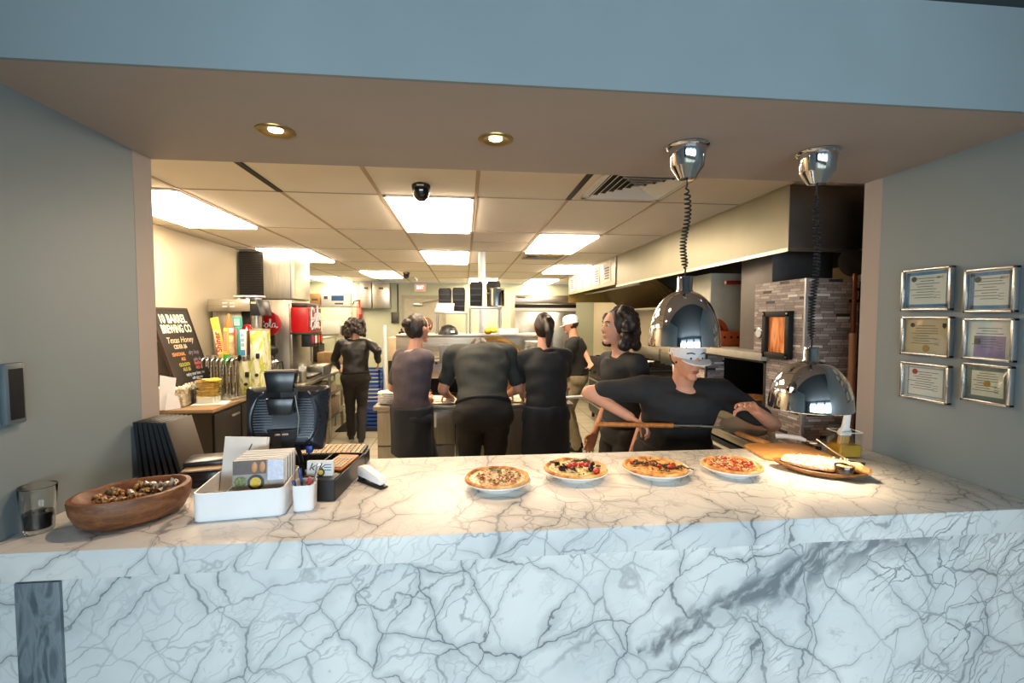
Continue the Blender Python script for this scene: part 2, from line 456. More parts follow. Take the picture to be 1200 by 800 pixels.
def vent(lb, cx, cy, sx, sy, rings, m):
    t = thing('ceiling_vent', lb, 'air vent', (cx, cy, CEIL))
    f = MB()
    for s in (-1, 1):
        f.box((s*(sx-.015), 0, -.006), (.03, 2*sy, .014)); f.box((0, s*(sy-.015), -.006), (2*sx, .03, .014))
    f.build('frame', m, t)
    MB().bb(-sx+.03, sx-.03, -sy+.03, sy-.03, -.001, .003).build('backing', M['sootblack'], t)
    f = MB()
    for k in range(rings):
        q = 1-(k+.7)/(rings+.4); a, c = (sx-.02)*q, (sy-.02)*q
        for s in (-1, 1):
            f.box((s*a, 0, -.008), (.022, 2*c, .003), rot=(0, s*.7, 0)); f.box((0, s*c, -.008), (2*a, .022, .003), rot=(-s*.7, 0, 0))
    f.build('louvre', m, t)
vent('square white louvred air vent in the ceiling near the left heat lamp', Vx(4)+.33, 2.72, .26, .3, 6, M['white'])
vent('grimy return air grille in the ceiling farther back', Vx(4)+.3, Hy(3)+.35, .24, .22, 7, mat('grimy white grille', '#a99b84', .7, var=.3))

def dome_cam(lb, p, s):
    t = thing('security_camera', lb, 'security camera', p)
    MB().cyl((0, 0, -.012*s), .055*s, .024*s, bev=.004).build('mount', M['black'], t)
    MB().lathe([(.053*s, -.024*s), (.05*s, -.045*s), (.04*s, -.075*s), (.02*s, -.092*s), (0, -.096*s)], seg=24).build('dome', mat('smoked dome', '#0b0c0e', .08, coat=.5), t)
    MB().bb(-.02*s, .02*s, -.0565*s, -.054*s, -.018*s, -.01*s).build('pale_print', M['paper'], t)
dome_cam('black dome camera hanging beside the square light panel', (-.252, 2.86, CEIL), 1.)
dome_cam('tiny black dome camera on the far ceiling', (-.99, 8.25, CEIL), 1.1)
sp = MB().cyl((0, 0, -.01), .04, .02).cyl((0, 0, -.04), .015, .05).cyl((0, 0, -.07), .03, .006)
tag(sp.build('sprinkler_head', M['white'], loc=(-.9, 9.2, CEIL)), 'small white sprinkler head on the far ceiling', 'sprinkler')

# recessed lights in the soffit
for lb, x, y in (('recessed brass downlight in the soffit, left of the two', -.635, 1.697), ('recessed brass downlight in the soffit, right of the two', .113, 1.693)):
    t = thing('recessed_light', lb, 'downlight', (x, y, SOF), group='downlights in the soffit')
    MB().lathe([(.024, .004), (.03, -.002), (.05, -.005), (.062, -.004), (.064, .002), (.05, .006)], seg=32).build('trim_ring', M['brass'], t)
    MB().lathe([(0, -.002), (.015, -.0035), (.023, -.001), (.024, .004), (0, .004)], seg=20).build('bulb', mat('halogen bulb', (1, .85, .6), .4, var=0, emit=25.), t)

# heat lamps over the pass
def heat_lamp(lb, x, y, zb, r, zt, seed):
    t = thing('heat_lamp', lb, 'heat lamp', (x, y, SOF), group='heat lamps over the counter')
    MB().lathe([(0, .001), (.073, .001), (.076, -.004), (.072, -.01), (.066, -.013), (.06, -.075), (.055, -.082), (.03, -.122), (.012, -.125), (0, -.125)], seg=40).build('canopy', M['chrome'], t)
    z1, z0 = -.125, zt-SOF
    n = int((z1-z0-.05)/.0135); pts = [V((0, 0, z1))]
    for k in range(n*9+1):
        f = k/(n*9); q = f**.8
        sw = .012*math.sin(f*5+seed)*math.sin(f*PI)
        a = 2*PI*n*f
        rr = .0105*min(1, f*12+.1, (1-f)*12+.1)
        pts.append(V((sw+rr*math.cos(a), rr*math.sin(a), z1-.015+(z0+.03-z1+.015)*q)))
    pts.append(V((0, 0, z0)))
    MB().tube(pts, .0031, seg=5).build('coiled_cord', M['rubber'], t)
    h = zt-zb-.055; zo = zb-SOF
    out = [(r*1.0, zo), (r*1.0, zo+.006)]
    for k in range(1, 15):
        a = k/14*PI/2*.93
        out.append((r*math.cos(a)**.85*.995, zo+.006+h*math.sin(a)))
    inn = [(p-.003 if p > .02 else p, z-.003) for p, z in out[::-1]]
    MB().lathe(out+inn+[(r, zo)], seg=56).build('shade', M['chrome'], t)
    MB().lathe([(0, zo+h+.058), (.024, zo+h+.058), (.027, zo+h+.052), (.027, zo+h+.01), (.031, zo+h+.004), (.031, zo+h-.004), (0, zo+h-.004)], seg=28).build('socket', M['chrome'], t)
    MB().ell((0, 0, zo+h*.5), (.045, .045, .055)).build('bulb', mat('warm heat bulb', (1, .72, .42), .4, var=0, emit=12.), t)
    return t
heat_lamp('chrome dome heat lamp hung higher, above the third pizza', .818, 1.68, 1.552, .129, 1.805, 1.)
heat_lamp('chrome dome heat lamp hung lower, above the wooden tray', 1.342, 1.69, 1.306, .145, 1.54, 0.)

# the marble counter
t = thing('bar_counter', 'long white marble serving counter with grey veins', 'counter', (0, 0, 0))
MB().bb(LX+.001, RX-.001, FY, BY, .968, CT, bev=.003).build('countertop', M['marble'], t)
MB().bb(LX+.001, RX-.001, FY+.022+.6, FY+.05+.6, .002, .960).build('front_panel', M['marble'], t, loc=(0, -.6, 0))
nk = NT('shade darkened marble'); o_ = nk.obj()
n1 = nk.n('TexNoise', {'Vector': nk.vm('MULTIPLY', o_, (9, 9, 3)), 'Scale': 1.6, 'Detail': 6., 'Distortion': 2.5}).outputs[0]
nk.set(col=nk.ramp(n1, [(.36, lin('#4f5a62')), (.5, lin('#7a848b')), (.66, lin('#59636b'))]), rough=.3)
MB().bb(-1.168, -1.06, FY+.012, FY+.03, .002, .958, bev=.002).build('recess_shade', nk.m, t)['label'] = 'shade darkened marble strip'  # flat panel, its dark tone stands for the shade of a recess
MB().bb(LX+.02, RX-.02, FY+.05, BY-.05, .002, .967).build('cabinet_body', M['darkcab'], t)

# wall box on the left wall
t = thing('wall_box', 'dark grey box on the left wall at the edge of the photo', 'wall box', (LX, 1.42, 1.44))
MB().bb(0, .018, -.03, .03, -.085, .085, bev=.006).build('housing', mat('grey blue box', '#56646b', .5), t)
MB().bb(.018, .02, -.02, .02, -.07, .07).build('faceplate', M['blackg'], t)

# framed certificates on the right wall
silver = mat('silver frame', '#b9bcbf', .25, .9, var=.05)
ink = mat('grey print', '#55585c', .7); gold = mat('gold seal', '#a4853c', .4, .4)
def certificate(lb, Yc, zc, w, h, style):
    t = thing('framed_certificate', lb, 'certificate', (RX, Yc, zc), -PI/2, 'framed certificates on the right wall')
    f = MB()
    for s in (-1, 1):
        f.box((s*(w/2-.005), -.011, 0), (.01, .022, h), bev=.002); f.box((0, -.011, s*(h/2-.005)), (w, .022, .01), bev=.002)
    f.build('frame', silver, t)
    bg = {'blue': '#dfe6e6', 'cream': '#cdbd9b', 'purple': '#dfe5e6', 'grey': '#e3e6e8', 'green': '#6f7d78'}[style]
    MB().bb(-w/2+.009, w/2-.009, -.008, -.001, -h/2+.009, h/2-.009).build('paper', mat('certificate paper '+style, bg, .7, var=.02), t)
    a, c = w/2-.012, h/2-.012
    def border(m, ow, oh, th, nm='printed_border'):
        g = MB()
        for s in (-1, 1):
            g.bb(s*ow, s*(ow-th), -.0088, -.008, -oh, oh); g.bb(-ow, ow, -.0088, -.008, s*oh, s*(oh-th))
        g.build(nm, m, t)
    if style == 'blue': border(mat('blue print', '#4f86b8', .7, var=.25, scale=160), a-.002, c-.002, .013)
    if style == 'grey': border(mat('pale grey print', '#a9b4bb', .7), a-.012, c-.004, .006)
    if style == 'green':
        MB().bb(-a+.016, a-.016, -.009, -.008, -c+.014, c-.014).build('printed_panel', mat('cream print', '#d8d6c4', .7, var=.1, scale=30), t)
    if style == 'purple':
        MB().bb(-a+.02, a-.02, -.009, -.008, -c, .012).build('printed_panel', mat('purple print', '#8f84b4', .7), t)
    g = MB(); rows = 8
    for k in range(rows):
        z = c*.62-k*(c*1.2/rows); ww = a*(.35, .5, .3, .62, .5, .55, .4, .6)[(k*3+len(lb)) % 8]
        xo = 0 if k < 3 else -a*.2+(k % 2)*a*.12
        g.bb(xo-ww, xo+ww, -.0096, -.009, z-.0011, z+.0011)
        if k > 4: g.bb(a*.35, a*.6, -.0096, -.009, z-.004, z-.0025)
    g.build('print', ink, t)
    sx, sz, m = {'blue': (-a*.62, c*.6, ink), 'cream': (0, -c*.72, gold), 'purple': (-a*.55, -.008, ink), 'grey': (-a*.5, c*.62, mat('red seal', '#a23b38', .6)), 'green': (0, 0, gold)}[style]
    MB().cyl((sx, -.0095, sz), .011 if style != 'cream' else .014, .0016, rot=(PI/2, 0, 0)).build('seal', m, t)
    if style == 'cream':
        g = MB().cyl((-a*.66, -.0095, c*.66), .009, .0014, rot=(PI/2, 0, 0))
        g.prism([(a*.7, c*.78), (a*.86, c*.78), (a*.86, c*.58), (a*.78, c*.46), (a*.7, c*.58)], .001, xf((0, -.0092, 0), (PI/2, 0, 0)))
        g.build('emblem', M['black'], t)
    if style == 'blue': text('2017', .013, M['black'], t, (a*.55, -.0096, c*.62), shear=.2)
    gl = MB().bb(-w/2+.009, w/2-.009, -.014, -.0125, -h/2+.009, h/2-.009)
    gl.build('glass_pane', GLASSTHIN, t)
gk = NT('thin clear glass')
mx = gk.n('MixShader', {0: gk.math('ADD', gk.math('MULTIPLY', gk.math('POWER', gk.n('LayerWeight', {'Blend': .5}).outputs['Facing'], 4.), .5), .06)})
gk.t.links.new(gk.n('BsdfTransparent', {'Color': (.97, .99, .98, 1)}).outputs[0], mx.inputs[1])
gk.t.links.new(gk.n('BsdfGlossy', {'Roughness': .03}).outputs[0], mx.inputs[2])
gk.t.links.new(mx.outputs[0], gk.out.inputs['Surface'])
GLASSTHIN = gk.m
for args in (('top left certificate with a blue border', 1.722, 1.772, .205, .172, 'blue'), ('top right certificate with a blue border, in deeper shade', 1.49, 1.755, .165, .16, 'blue'),
             ('cream certificate with a gold seal at its foot', 1.716, 1.583, .205, .16, 'cream'), ('white certificate with a purple block', 1.487, 1.58, .165, .152, 'purple'),
             ('white certificate with a small red seal, bottom left of the six', 1.713, 1.397, .2, .152, 'grey'), ('certificate with a grey green border and golden centre', 1.487, 1.421, .16, .142, 'green')):
    certificate(*args)

# ------------------------------------------------------------------ lights
def area(name, loc, rot, sx, sy, power, c):
    l = bpy.data.lights.new(name, 'AREA'); l.shape = 'RECTANGLE'; l.size = sx; l.size_y = sy; l.energy = power; l.color = c
    o = bpy.data.objects.new(name, l); col.objects.link(o); o.location = loc; o.rotation_euler = rot; return o
DAY = (.74, .9, 1.)
for a, c in wins: area('window_daylight', ((a+c)/2, -4.97, 1.35), (PI/2, 0, 0), c-a, 1.2, 158., DAY)
def spot(name, loc, power, c, ang, blend=.6, size=.03):
    l = bpy.data.lights.new(name, 'SPOT'); l.energy = power; l.color = c; l.spot_size = ang; l.spot_blend = blend; l.shadow_soft_size = size
    o = bpy.data.objects.new(name, l); col.objects.link(o); o.location = loc; return o
spot('downlight_beam', (-.635, 1.697, SOF-.03), 30., (1, .68, .43), R(150), 1., .02)
spot('downlight_beam', (.113, 1.693, SOF-.03), 32., (1, .68, .43), R(150), 1., .02)
spot('heat_lamp_beam', (.818, 1.68, 1.575), 8., (1, .72, .45), R(120), .7, .045)
spot('heat_lamp_beam', (1.342, 1.69, 1.33), 14., (1, .72, .45), R(125), .7, .045)
w = bpy.data.worlds.new('World'); sc.world = w; w.use_nodes = True
w.node_tree.nodes['Background'].inputs[0].default_value = (.55, .78, 1., 1)
w.node_tree.nodes['Background'].inputs[1].default_value = 1.5
sc.view_settings.view_transform = 'Standard'
sc.view_settings.look = 'None'
sc.view_settings.exposure = 0.
sc.view_settings.gamma = 1.
sc.view_settings.use_curve_mapping = False
sc.cycles.use_denoising = True
sc.cycles.max_bounces = 8
sc.cycles.sample_clamp_indirect = 6.
sc.cycles.caustics_reflective = False
sc.cycles.caustics_refractive = False
# ------------------------------------------------------------------ things on the counter
# drinking glass with cola
glassm = NT('clear drinking glass'); glassm.set(col=(.97, .98, .98, 1), rough=.02); glassm.set(**{'Transmission Weight': 1., 'IOR': 1.45}); glassm = glassm.m
t = thing('drinking_glass', 'clear tumbler with a little dark cola beside the left wall', 'glass', (-1.205, 1.437, CT))
MB().lathe([(0, .001), (.03, .001), (.033, .005), (.043, .128), (.0425, .13), (.0405, .128), (.0305, .012), (0, .01)], seg=36).build('tumbler', glassm, t)
MB().lathe([(0, .0115), (.0298, .0125), (.0338, .056), (0, .057)], seg=30).build('cola', mat('dark cola', '#170a07', .1, var=.1), t)
ice = mat('cola soaked ice', '#3a2018', .15, coat=.5)
for x, y, z in ((.008, .004, .056), (-.012, -.01, .055)): MB().box((x, y, z), (.017, .016, .014), rot=(.4, .3, x*40), bev=.003).build('ice_cube', ice, t)

# wooden bowl
t = thing('wooden_bowl', 'oval rustic wooden bowl full of wrapped sweets', 'bowl', (-1.0, 1.505, CT), R(42))
MB().lathe([(0, .002), (.7, .002), (.86, .014), (.98, .05), (1, .08), (.985, .088), (.9, .09), (.83, .08), (.7, .046), (.5, .036), (0, .034)], seg=64, scale=(.15, .118, 1)).rough(.003, 14).build('bowl_body', wood('warm rough wood', '#5a3420', '#8a5a38', 1., .5, (6, 14, 22)), t)
foil = mat('silver foil wrapper', '#cfccc4', .35, .35, var=.2, scale=120); tan = mat('gold brown wrapper', '#b08d5c', .4, .15, var=.4, scale=90)
dk = mat('dark brown wrapper', '#6d5a48', .4, .1, var=.4, scale=90)
def sweet(m, lb, grp):
    g = MB().ell((0, 0, .009), (.013, .009, .009), 10)
    for s in (-1, 1): g.lathe([(0, 0), (.002, 0), (.008, .012), (.003, .011)], (s*.011, 0, .009), 8, (0, s*PI/2, 0))
    o = tag(g.rough(.002, 90, random.random()*9).build('wrapped_sweet', m), lb, 'sweet', grp)
    return o
protos = [sweet(foil, 'crumpled silver wrapped sweet in the wooden bowl', 'silver sweets in the wooden bowl'), sweet(tan, 'gold brown wrapped sweet in the wooden bowl', 'gold brown sweets in the wooden bowl'), sweet(dk, 'dark brown wrapped sweet in the wooden bowl', 'dark sweets in the wooden bowl')]
cz, sz_ = math.cos(R(42)), math.sin(R(42))
for k in range(84):
    f = ((k*.618) % 1)**.5; a = k*2.39996
    x, y = .1*f*math.cos(a), .075*f*math.sin(a)
    ls = .038+.012*f*f+(.016 if k % 3 == 0 else 0)+.014*(1-f)
    pr = protos[0 if (x > .05 and k % 2) or k % 7 == 0 else (1 if k % 5 < 3 else 2)]
    o = pr.copy()
    col.objects.link(o); o.location = (-1.0+x*cz-y*sz_, 1.505+x*sz_+y*cz, CT+ls); o.rotation_euler = (random.uniform(-.6, .6), random.uniform(-.6, .6), random.uniform(0, 6.2))
for p_ in protos: bpy.data.objects.remove(p_)

# black menu folders leaning at the left end
fold = [('leftmost black menu folder, upright against the left wall', 0), ('second black menu folder from the left wall', 1), ('third black menu folder from the left wall', 2), ('fourth black menu folder from the left wall', 3), ('third black menu folder from the right of the leaning row', 4), ('second black menu folder from the right of the leaning row', 5), ('rightmost black menu folder, its brown cover turned to the kitchen', 6)]
for lb, k in fold:
    t = thing('menu_folder', lb, 'menu', (-1.212+k*.0238, 1.955, CT), rot=(0, -.07-.034*k, R(-4)), group='black menu folders at the end of the counter')
    for s in (-1, 1): MB().box((s*.0058, 0, .108), (.0022, .15, .214), bev=.0008).build('cover', M['blackg'] if not (k == 6 and s == 1) else mat('dull brown cover', '#4b4138', .5), t)
    MB().box((0, 0, .107), (.0076, .142, .206)).build('pages', mat('aged paper edge', '#8f806c', .8, var=.2, scale=80), t)
    MB().bb(-.0069, .0069, -.078, -.0745, .001, .215).build('spine', M['blackg'], t)

# black receipt printer behind the bowl
t = thing('receipt_printer', 'black receipt printer with a tan tray top beside the menu folders', 'printer', (-.945, 1.83, CT), R(14))
MB().bb(-.085, .085, -.085, .085, .002, .058, .008).bb(-.08, .08, -.03, .085, .05, .082, .008).build('housing', M['blackg'], t)
MB().bb(-.07, .07, -.083, -.025, .058, .064, .002).build('lid', mat('tan lid', '#9a8262', .5), t)
MB().bb(-.05, .05, -.0865, -.084, .02, .03).build('slot', M['sootblack'], t)
MB().cyl((.1, -.03, .075), .021, .05, rot=(0, PI/2, 0), bev=.002).build('paper_roll_knob', M['black'], t)

# white desk organiser
orot = R(7)
t = thing('desk_organizer', 'white plastic organiser box holding booklets on the counter', 'organiser', (-.69, 1.575, CT), orot)
def rrect(w, d, r, n=6):
    p = []
    for cx, cy, a0 in ((w/2-r, d/2-r, 0), (-w/2+r, d/2-r, 90), (-w/2+r, -d/2+r, 180), (w/2-r, -d/2+r, 270)):
        for k in range(n+1): a = R(a0+90*k/n); p.append((cx+r*math.cos(a), cy+r*math.sin(a)))
    return p
def openbox(w, d, h, r, th, taper=0.):
    b = MB(); bm = b.bm; o, i = rrect(w, d, r), rrect(w-2*th, d-2*th, max(.002, r-th)); n = len(o)
    sc_ = lambda p, z: (p[0]*(1-taper*(1-z/h)), p[1]*(1-taper*(1-z/h)))
    rings = [[bm.verts.new((*sc_(p, z), z)) for p in q] for q, z in ((o, .001), (o, h), (i, h), (i, th))]
    for a, c in zip(rings, rings[1:]):
        for k in range(n): bm.faces.new((a[k], a[(k+1) % n], c[(k+1) % n], c[k]))
    bm.faces.new(rings[0][::-1]); bm.faces.new(rings[3])
    bmesh.ops.recalc_face_normals(bm, faces=bm.faces)
    return b
openbox(.252, .23, .086, .022, .004).build('box_shell', M['white'], t)
d_ = MB().bb(-.12, -.02, -.045, -.042, .004, .066).bb(-.055, -.052, -.11, .11, .004, .066)
d_.build('divider', mat('pale grey plastic', '#9aa3a8', .4), t)
def inb(x, y): return V((-.69+x*math.cos(orot)-y*math.sin(orot), 1.575+x*math.sin(orot)+y*math.cos(orot), CT))
# booklets in the organiser
t = thing('booklet', 'tall pale booklet with a thin drawn stem standing in the organiser', 'booklet', inb(-.055, .08)+V((0, 0, .006)), rot=(R(-8), R(4), orot))
MB().bb(-.066, .066, -.003, .003, 0, .195, .001).build('cover', mat('pale cream cover', '#d9d3ca', .5, var=.08, scale=9), t)
MB().bb(-.064, .070, .003, .016, .001, .193).build('pages', M['paper'], t)
strokes([[(-.01, .08), (-.004, .1), (.006, .135), (.02, .172)], [(-.01, .08), (-.018, .06)]], .0018, mat('dark drawn line', '#4a4f55', .6), t, (0, -.0034, 0), name='drawn_stem')
MB().cyl((-.0, -.0036, .035), .022, .001, rot=(PI/2, 0, 0)).build('printed_disc', mat('pale blue print', '#aab4be', .6), t)
labs = ['front stack booklet with a photo cover of bread and a yellow badge', 'second booklet in the stack behind the photo cover', 'third booklet in the stack behind the photo cover', 'fourth booklet in the stack behind the photo cover', 'last booklet of the stack, nearest the computer monitor']
for k in range(5):
    t = thing('photo_booklet', labs[k], 'booklet', inb(.04+.003*k, -.066+k*.02)+V((0, 0, .006)), rot=(R(-5), 0, orot), group='stacked photo booklets in the organiser')
    MB().bb(-.074, .074, 0, .018, 0, .155+.002*k, .001).build('pages', M['paper'], t)
    if k == 0:
        MB().bb(-.074, .074, -.0014, -.0002, .001, .155).build('cover', mat('grey brown photo cover', '#8f857b', .4, var=.35, scale=30), t)
        MB().bb(-.073, .022, -.0022, -.0014, .112, .154).build('photo_top', mat('dark brown photo', '#41261a', .35, var=.5, scale=40), t)
        for x in (-.012, .011): MB().ell((x, -.0016, .133), (.009, .002, .018), 14).build('printed_loaf', mat('orange bread print', '#c98748', .4, var=.2), t)
        MB().bb(.026, .073, -.0022, -.0014, .09, .154).build('printed_page', mat('pale lilac print', '#d5d6e6', .6, var=.15, scale=90), t)
        MB().ell((-.052, -.0012, .09), (.019, .0022, .016), 14).build('printed_salad', mat('green red print', '#6d7a45', .5, var=.6, scale=160), t)
        MB().cyl((-.008, -.0026, .086), .024, .002, 32, rot=(PI/2, 0, 0)).build('badge', M['black'], t)
        MB().cyl((-.008, -.0038, .086), .016, .0012, 28, rot=(PI/2, 0, 0)).rough(.0006, 200).build('badge_centre', mat('yellow print', '#d9b62e', .5, var=.2, scale=150), t)
    else:
        MB().bb(.0742, .0748, .001, .017, .001, .154).build('cover_edge', mat('grey cover edge', '#a9a7a6', .5), t)

# pen cup
t = thing('pen_cup', 'small white plastic pen cup beside the organiser', 'pen cup', (-.508, 1.535, CT), orot)
openbox(.066, .078, .083, .018, .003, .08).build('cup_body', M['white'], t)
def pen(lb, x, y, m, tip, dx, dy, L):
    t = thing('pen', lb, 'pen', (-.508+x, 1.535+y, CT+.006), rot=(dy, dx, 0), group='pens in the white cup')
    MB().cyl((0, 0, L/2), .0042, L-.01, 12).build('barrel', m, t)
    MB().cyl((0, 0, L-.014), .0055, .028, 12, bev=.001).build('pen_cap', tip, t)
blue = mat('blue plastic', '#233f78', .35)
pen('blue pen leaning left in the white cup', -.004, .008, blue, blue, -.14, -.05, .118)
pen('white pen with a blue cap at the left of the cup', -.012, -.014, M['white'], blue, -.16, .12, .092)
pen('red capped pen leaning right in the cup', .006, -.012, M['white'], mat('red plastic', '#c2273a', .35), .16, .1, .1)
pen('silver pen standing tallest in the cup', .008, .01, M['chrome'], M['chrome'], .25, .04, .135)

# open black tray with cards and tools
t = thing('black_tray', 'open black tray full of cards and tools behind the pen cup', 'tray', (-.475, 1.745, CT), R(-5))
openbox(.125, .33, .068, .004, .004).build('tray_body', mat('black coated metal', '#1c1b1b', .35, .3), t)
MB().bb(-.058, .058, -.158, -.09, .004, .072, .002).build('raised_slot', M['black'], t)
t = thing('card_stack', 'stack of white business cards with a yellow badge in the black tray', 'cards', (-.487, 1.617, CT+.0735), rot=(R(-8), 0, R(-3)))
MB().bb(-.043, .043, 0, .014, 0, .05).build('cards', M['paper'], t)
text('k k', .034, M['black'], t, (-.012, -.0006, .03), shear=.3, squash=1.2)
g = MB()
for k in range(3): g.bb(.014, .038, -.0008, 0, .018+k*.009, .0205+k*.009)
g.build('print', blue, t)
MB().cyl((.004, -.0012, .012), .013, .0022, 24, rot=(PI/2, 0, 0)).build('badge', M['black'], t)
MB().cyl((.004, -.0026, .012), .008, .001, 20, rot=(PI/2, 0, 0)).build('badge_centre', MATS['yellow print'], t)
t = thing('calculator', 'grey calculator with an orange body lying in the black tray', 'calculator', (-.462, 1.785, CT+.071), rot=(R(4), 0, R(-12)))
MB().bb(-.04, .04, -.075, .075, -.012, 0, .003).build('calculator_body', wood('orange brown wood', '#9a5a2c', '#c07e45', 2.), t)
g = MB()
for i in range(5):
    for j in range(7): g.box((-.028+i*.014, -.055+j*.014, .002), (.011, .011, .005), bev=.001)
g.build('keys', mat('beige keys', '#c7b79c', .5), t)

# cash drawer base with the keyboard and the till monitor
t = thing('cash_drawer', 'low black cash drawer under the keyboard behind the monitor', 'cash drawer', (-.63, 1.965, CT), R(-2))
MB().bb(-.2, .225, -.045, .075, .001, .05, .004).build('housing', M['black'], t)
MB().bb(-.19, .215, .074, .077, .008, .043).build('drawer_front', M['blackg'], t)
t = thing('keyboard', 'beige keyed keyboard lying behind the monitor', 'keyboard', (-.62, 1.972, CT+.0525), rot=(R(3), 0, R(-2)))
MB().bb(-.205, .21, -.062, .066, 0, .014, .003).build('keyboard_base', M['black'], t)
g = MB()
for j in range(5):
    for i in range(21): g.box((-.192+i*.0193, -.047+j*.0225, .0165), (.0155, .0185, .008), bev=.002)
g.build('keys', MATS['beige keys'], t)

t = thing('till_monitor', 'black touchscreen till monitor seen from behind, with ribbed vents', 'monitor', (-.655, 1.8, CT), R(4))
MB().bb(-.1, .1, -.075, .045, .001, .014, .005).build('stand_foot', M['blackg'], t)
g = MB().loft([(V((0, -.02, .012)), V((.045, 0, 0)), V((0, .03, 0))), (V((0, -.04, .06)), V((.036, 0, 0)), V((0, .018, 0))), (V((0, -.055, .13)), V((.034, 0, 0)), V((0, .013, 0))), (V((0, -.05, .205)), V((.055, 0, 0)), V((0, .025, 0)))], 4)
for s in (-1, 1): g.tube([(s*.03, -.02, .17), (s*.055, -.035, .09), (s*.062, -.035, .013)], .008, 8)
g.build('stand_neck', M['blackg'], t)
MB().bb(-.024, .024, -.0725, -.068, .187, .194).build('silver_strip', M['chrome'], t)
tilt = xf((0, .0, .235), (R(-12), 0, 0))
g = MB(); q = g.bm
def ring(w0, w1, h, y, r=.02):
    pts = []
    for x, z in rrect(1, 1, .06, 4): pts.append(tilt @ V((x*(w1+(w0-w1)*(z+.5)), y, z*h)))
    return pts
rs = [ring(.292, .262, .235, .032), ring(.294, .264, .24, .022), ring(.292, .262, .235, -.002), ring(.235, .205, .19, -.03), ring(.16, .14, .14, -.034)]
vs = [[q.verts.new(p) for p in r_] for r_ in rs]
for a, c in zip(vs, vs[1:]):
    for k in range(len(a)): q.faces.new((a[k], a[(k+1) % len(a)], c[(k+1) % len(a)], c[k]))
q.faces.new(vs[0]); q.faces.new(vs[-1][::-1]); bmesh.ops.recalc_face_normals(q, faces=q.faces)
case = g.build('monitor_case', mat('blue black plastic', '#171c23', .28, var=.08), t)
MB().box(tilt @ V((0, .0335, 0)), (.25, .003, .2), rot=(R(-12), 0, 0)).build('screen', mat('dark screen glass', '#08090a', .08), t)
for s in (-1, 1):
    g = MB()
    for k in range(17):
        z = -.085+k*.0095; wv = math.sqrt(max(0, 1-(z/.1)**2))
        x0, x1 = .04, .043+.062*wv
        g.box(tilt @ V((s*(x0+x1)/2, -.034 if x1 < .08 else -.0325, z)), (x1-x0, .01, .0045), rot=(R(-12), 0, s*-.08), bev=.001)
    g.build('vent_ribs', mat('grey blue vent ribs', '#3a4654', .4), t)
g = MB()
for s in (-1, 1):
    pts = []
    for k in range(13):
        a = -1.2+2.3*k/12
        pts.append(tilt @ V((s*(.04+.078*math.cos(a)), -.027 if abs(a) < 1 else -.03, .105*math.sin(a))))
    g.tube(pts, .0055, 6)
g.build('vent_rim', MATS['blue black plastic'], t)
hd = MB()
hd.loft([(V((0, -.048, .285)), V((.048, 0, 0)), V((0, .016, 0))), (V((0, -.055, .35)), V((.055, 0, 0)), V((0, .02, 0)))], 4)
hd.build('rear_mount', M['black'], t)
hd = MB(); hd.prism([(-.042, 0), (.042, 0), (.052, .072), (-.052, .072)], .05, xf((0, -.03, .342), (PI/2, 0, 0)), .003)
hd.build('rear_display', mat('black display plastic', '#0d0e10', .25), t)
hd = MB(); hd.prism([(-.036, 0), (.036, 0), (.046, .06), (-.046, .06)], .04, xf((0, -.045, .262), (PI/2, 0, 0)), .003)
hd.build('card_reader', MATS['black display plastic'], t)
MB().box((0, -.054, .417), (.1, .05, .006), bev=.001).build('top_plate', mat('brown tinted lid', '#54463c', .4), t)
MB().box((.088, -.045, .128), (.022, .02, .026), bev=.003).build('cable_plug', mat('bright blue plug', '#1c3f9c', .4), t)
MB().tube([(.088, -.045, .118), (.08, -.05, .09), (.05, -.045, .06), (.03, -.05, .03), (.1, -.04, .006)], .0035, 6).build('cable', M['rubber'], t)
MB().tube([(.05, -.075, .33), (.062, -.08, .25), (.052, -.06, .19), (.04, -.02, .15)], .0018, 6).build('side_wire', mat('pale grey wire', '#8a8984', .5), t)

# stapler
t = thing('stapler', 'white and black stapler lying alone on the marble', 'stapler', (-.336, 1.727, CT), R(-44))
MB().bb(-.072, .072, -.017, .017, .001, .008, .003).build('stapler_base', M['black'], t)
MB().box((.0, 0, .026), (.135, .014, .01), rot=(0, R(9), 0)).build('magazine', M['darksteel'], t)
g = MB(); g.prism([(-.07, .022), (.068, .014), (.07, .03), (.05, .04), (-.04, .062), (-.066, .058), (-.072, .045)], .03, xf((0, .015, 0), (PI/2, 0, 0)), .004)
g.build('handle', M['white'], t)
MB().box((-.06, 0, .02), (.02, .026, .03), bev=.003).build('hinge', M['black'], t)

# ------------------------------------------------------------------ pizzas on plates
crustm = NT('golden baked crust')
n1 = crustm.n('TexNoise', {'Vector': crustm.obj(), 'Scale': 26., 'Detail': 5.}).outputs[0]
crustm.set(col=crustm.ramp(n1, [(.3, lin('#8a4a1c')), (.45, lin('#c98a45')), (.62, lin('#e2b878')), (.8, lin('#edd2a2'))]), rough=.6); crustm.bump(n1, .5, .004); crustm = crustm.m
def toppingmat(name, a, b, c):
    k = NT(name); n1 = k.n('TexNoise', {'Vector': k.obj(), 'Scale': 75., 'Detail': 4., 'Distortion': .6}).outputs[0]
    k.set(col=k.ramp(n1, [(.32, lin(a)), (.48, lin(b)), (.66, lin(c))]), rough=.4); k.bump(n1, .6, .004); return k.m
cheese = [toppingmat('melted cheese with bacon', '#a8502c', '#e0b070', '#f0dfba'), toppingmat('green pesto and cheese', '#6d7a2c', '#d8bd72', '#efe2ba'), toppingmat('browned cheese and sauce', '#8c3f1c', '#d49a50', '#e8c486'), toppingmat('red sauce and cheese', '#9a2f1a', '#cf7d45', '#ecce96')]
green = mat('chopped green onion', '#56702e', .5, var=.4, scale=200); tom = mat('roasted tomato', '#b03222', .25, var=.3, scale=60)
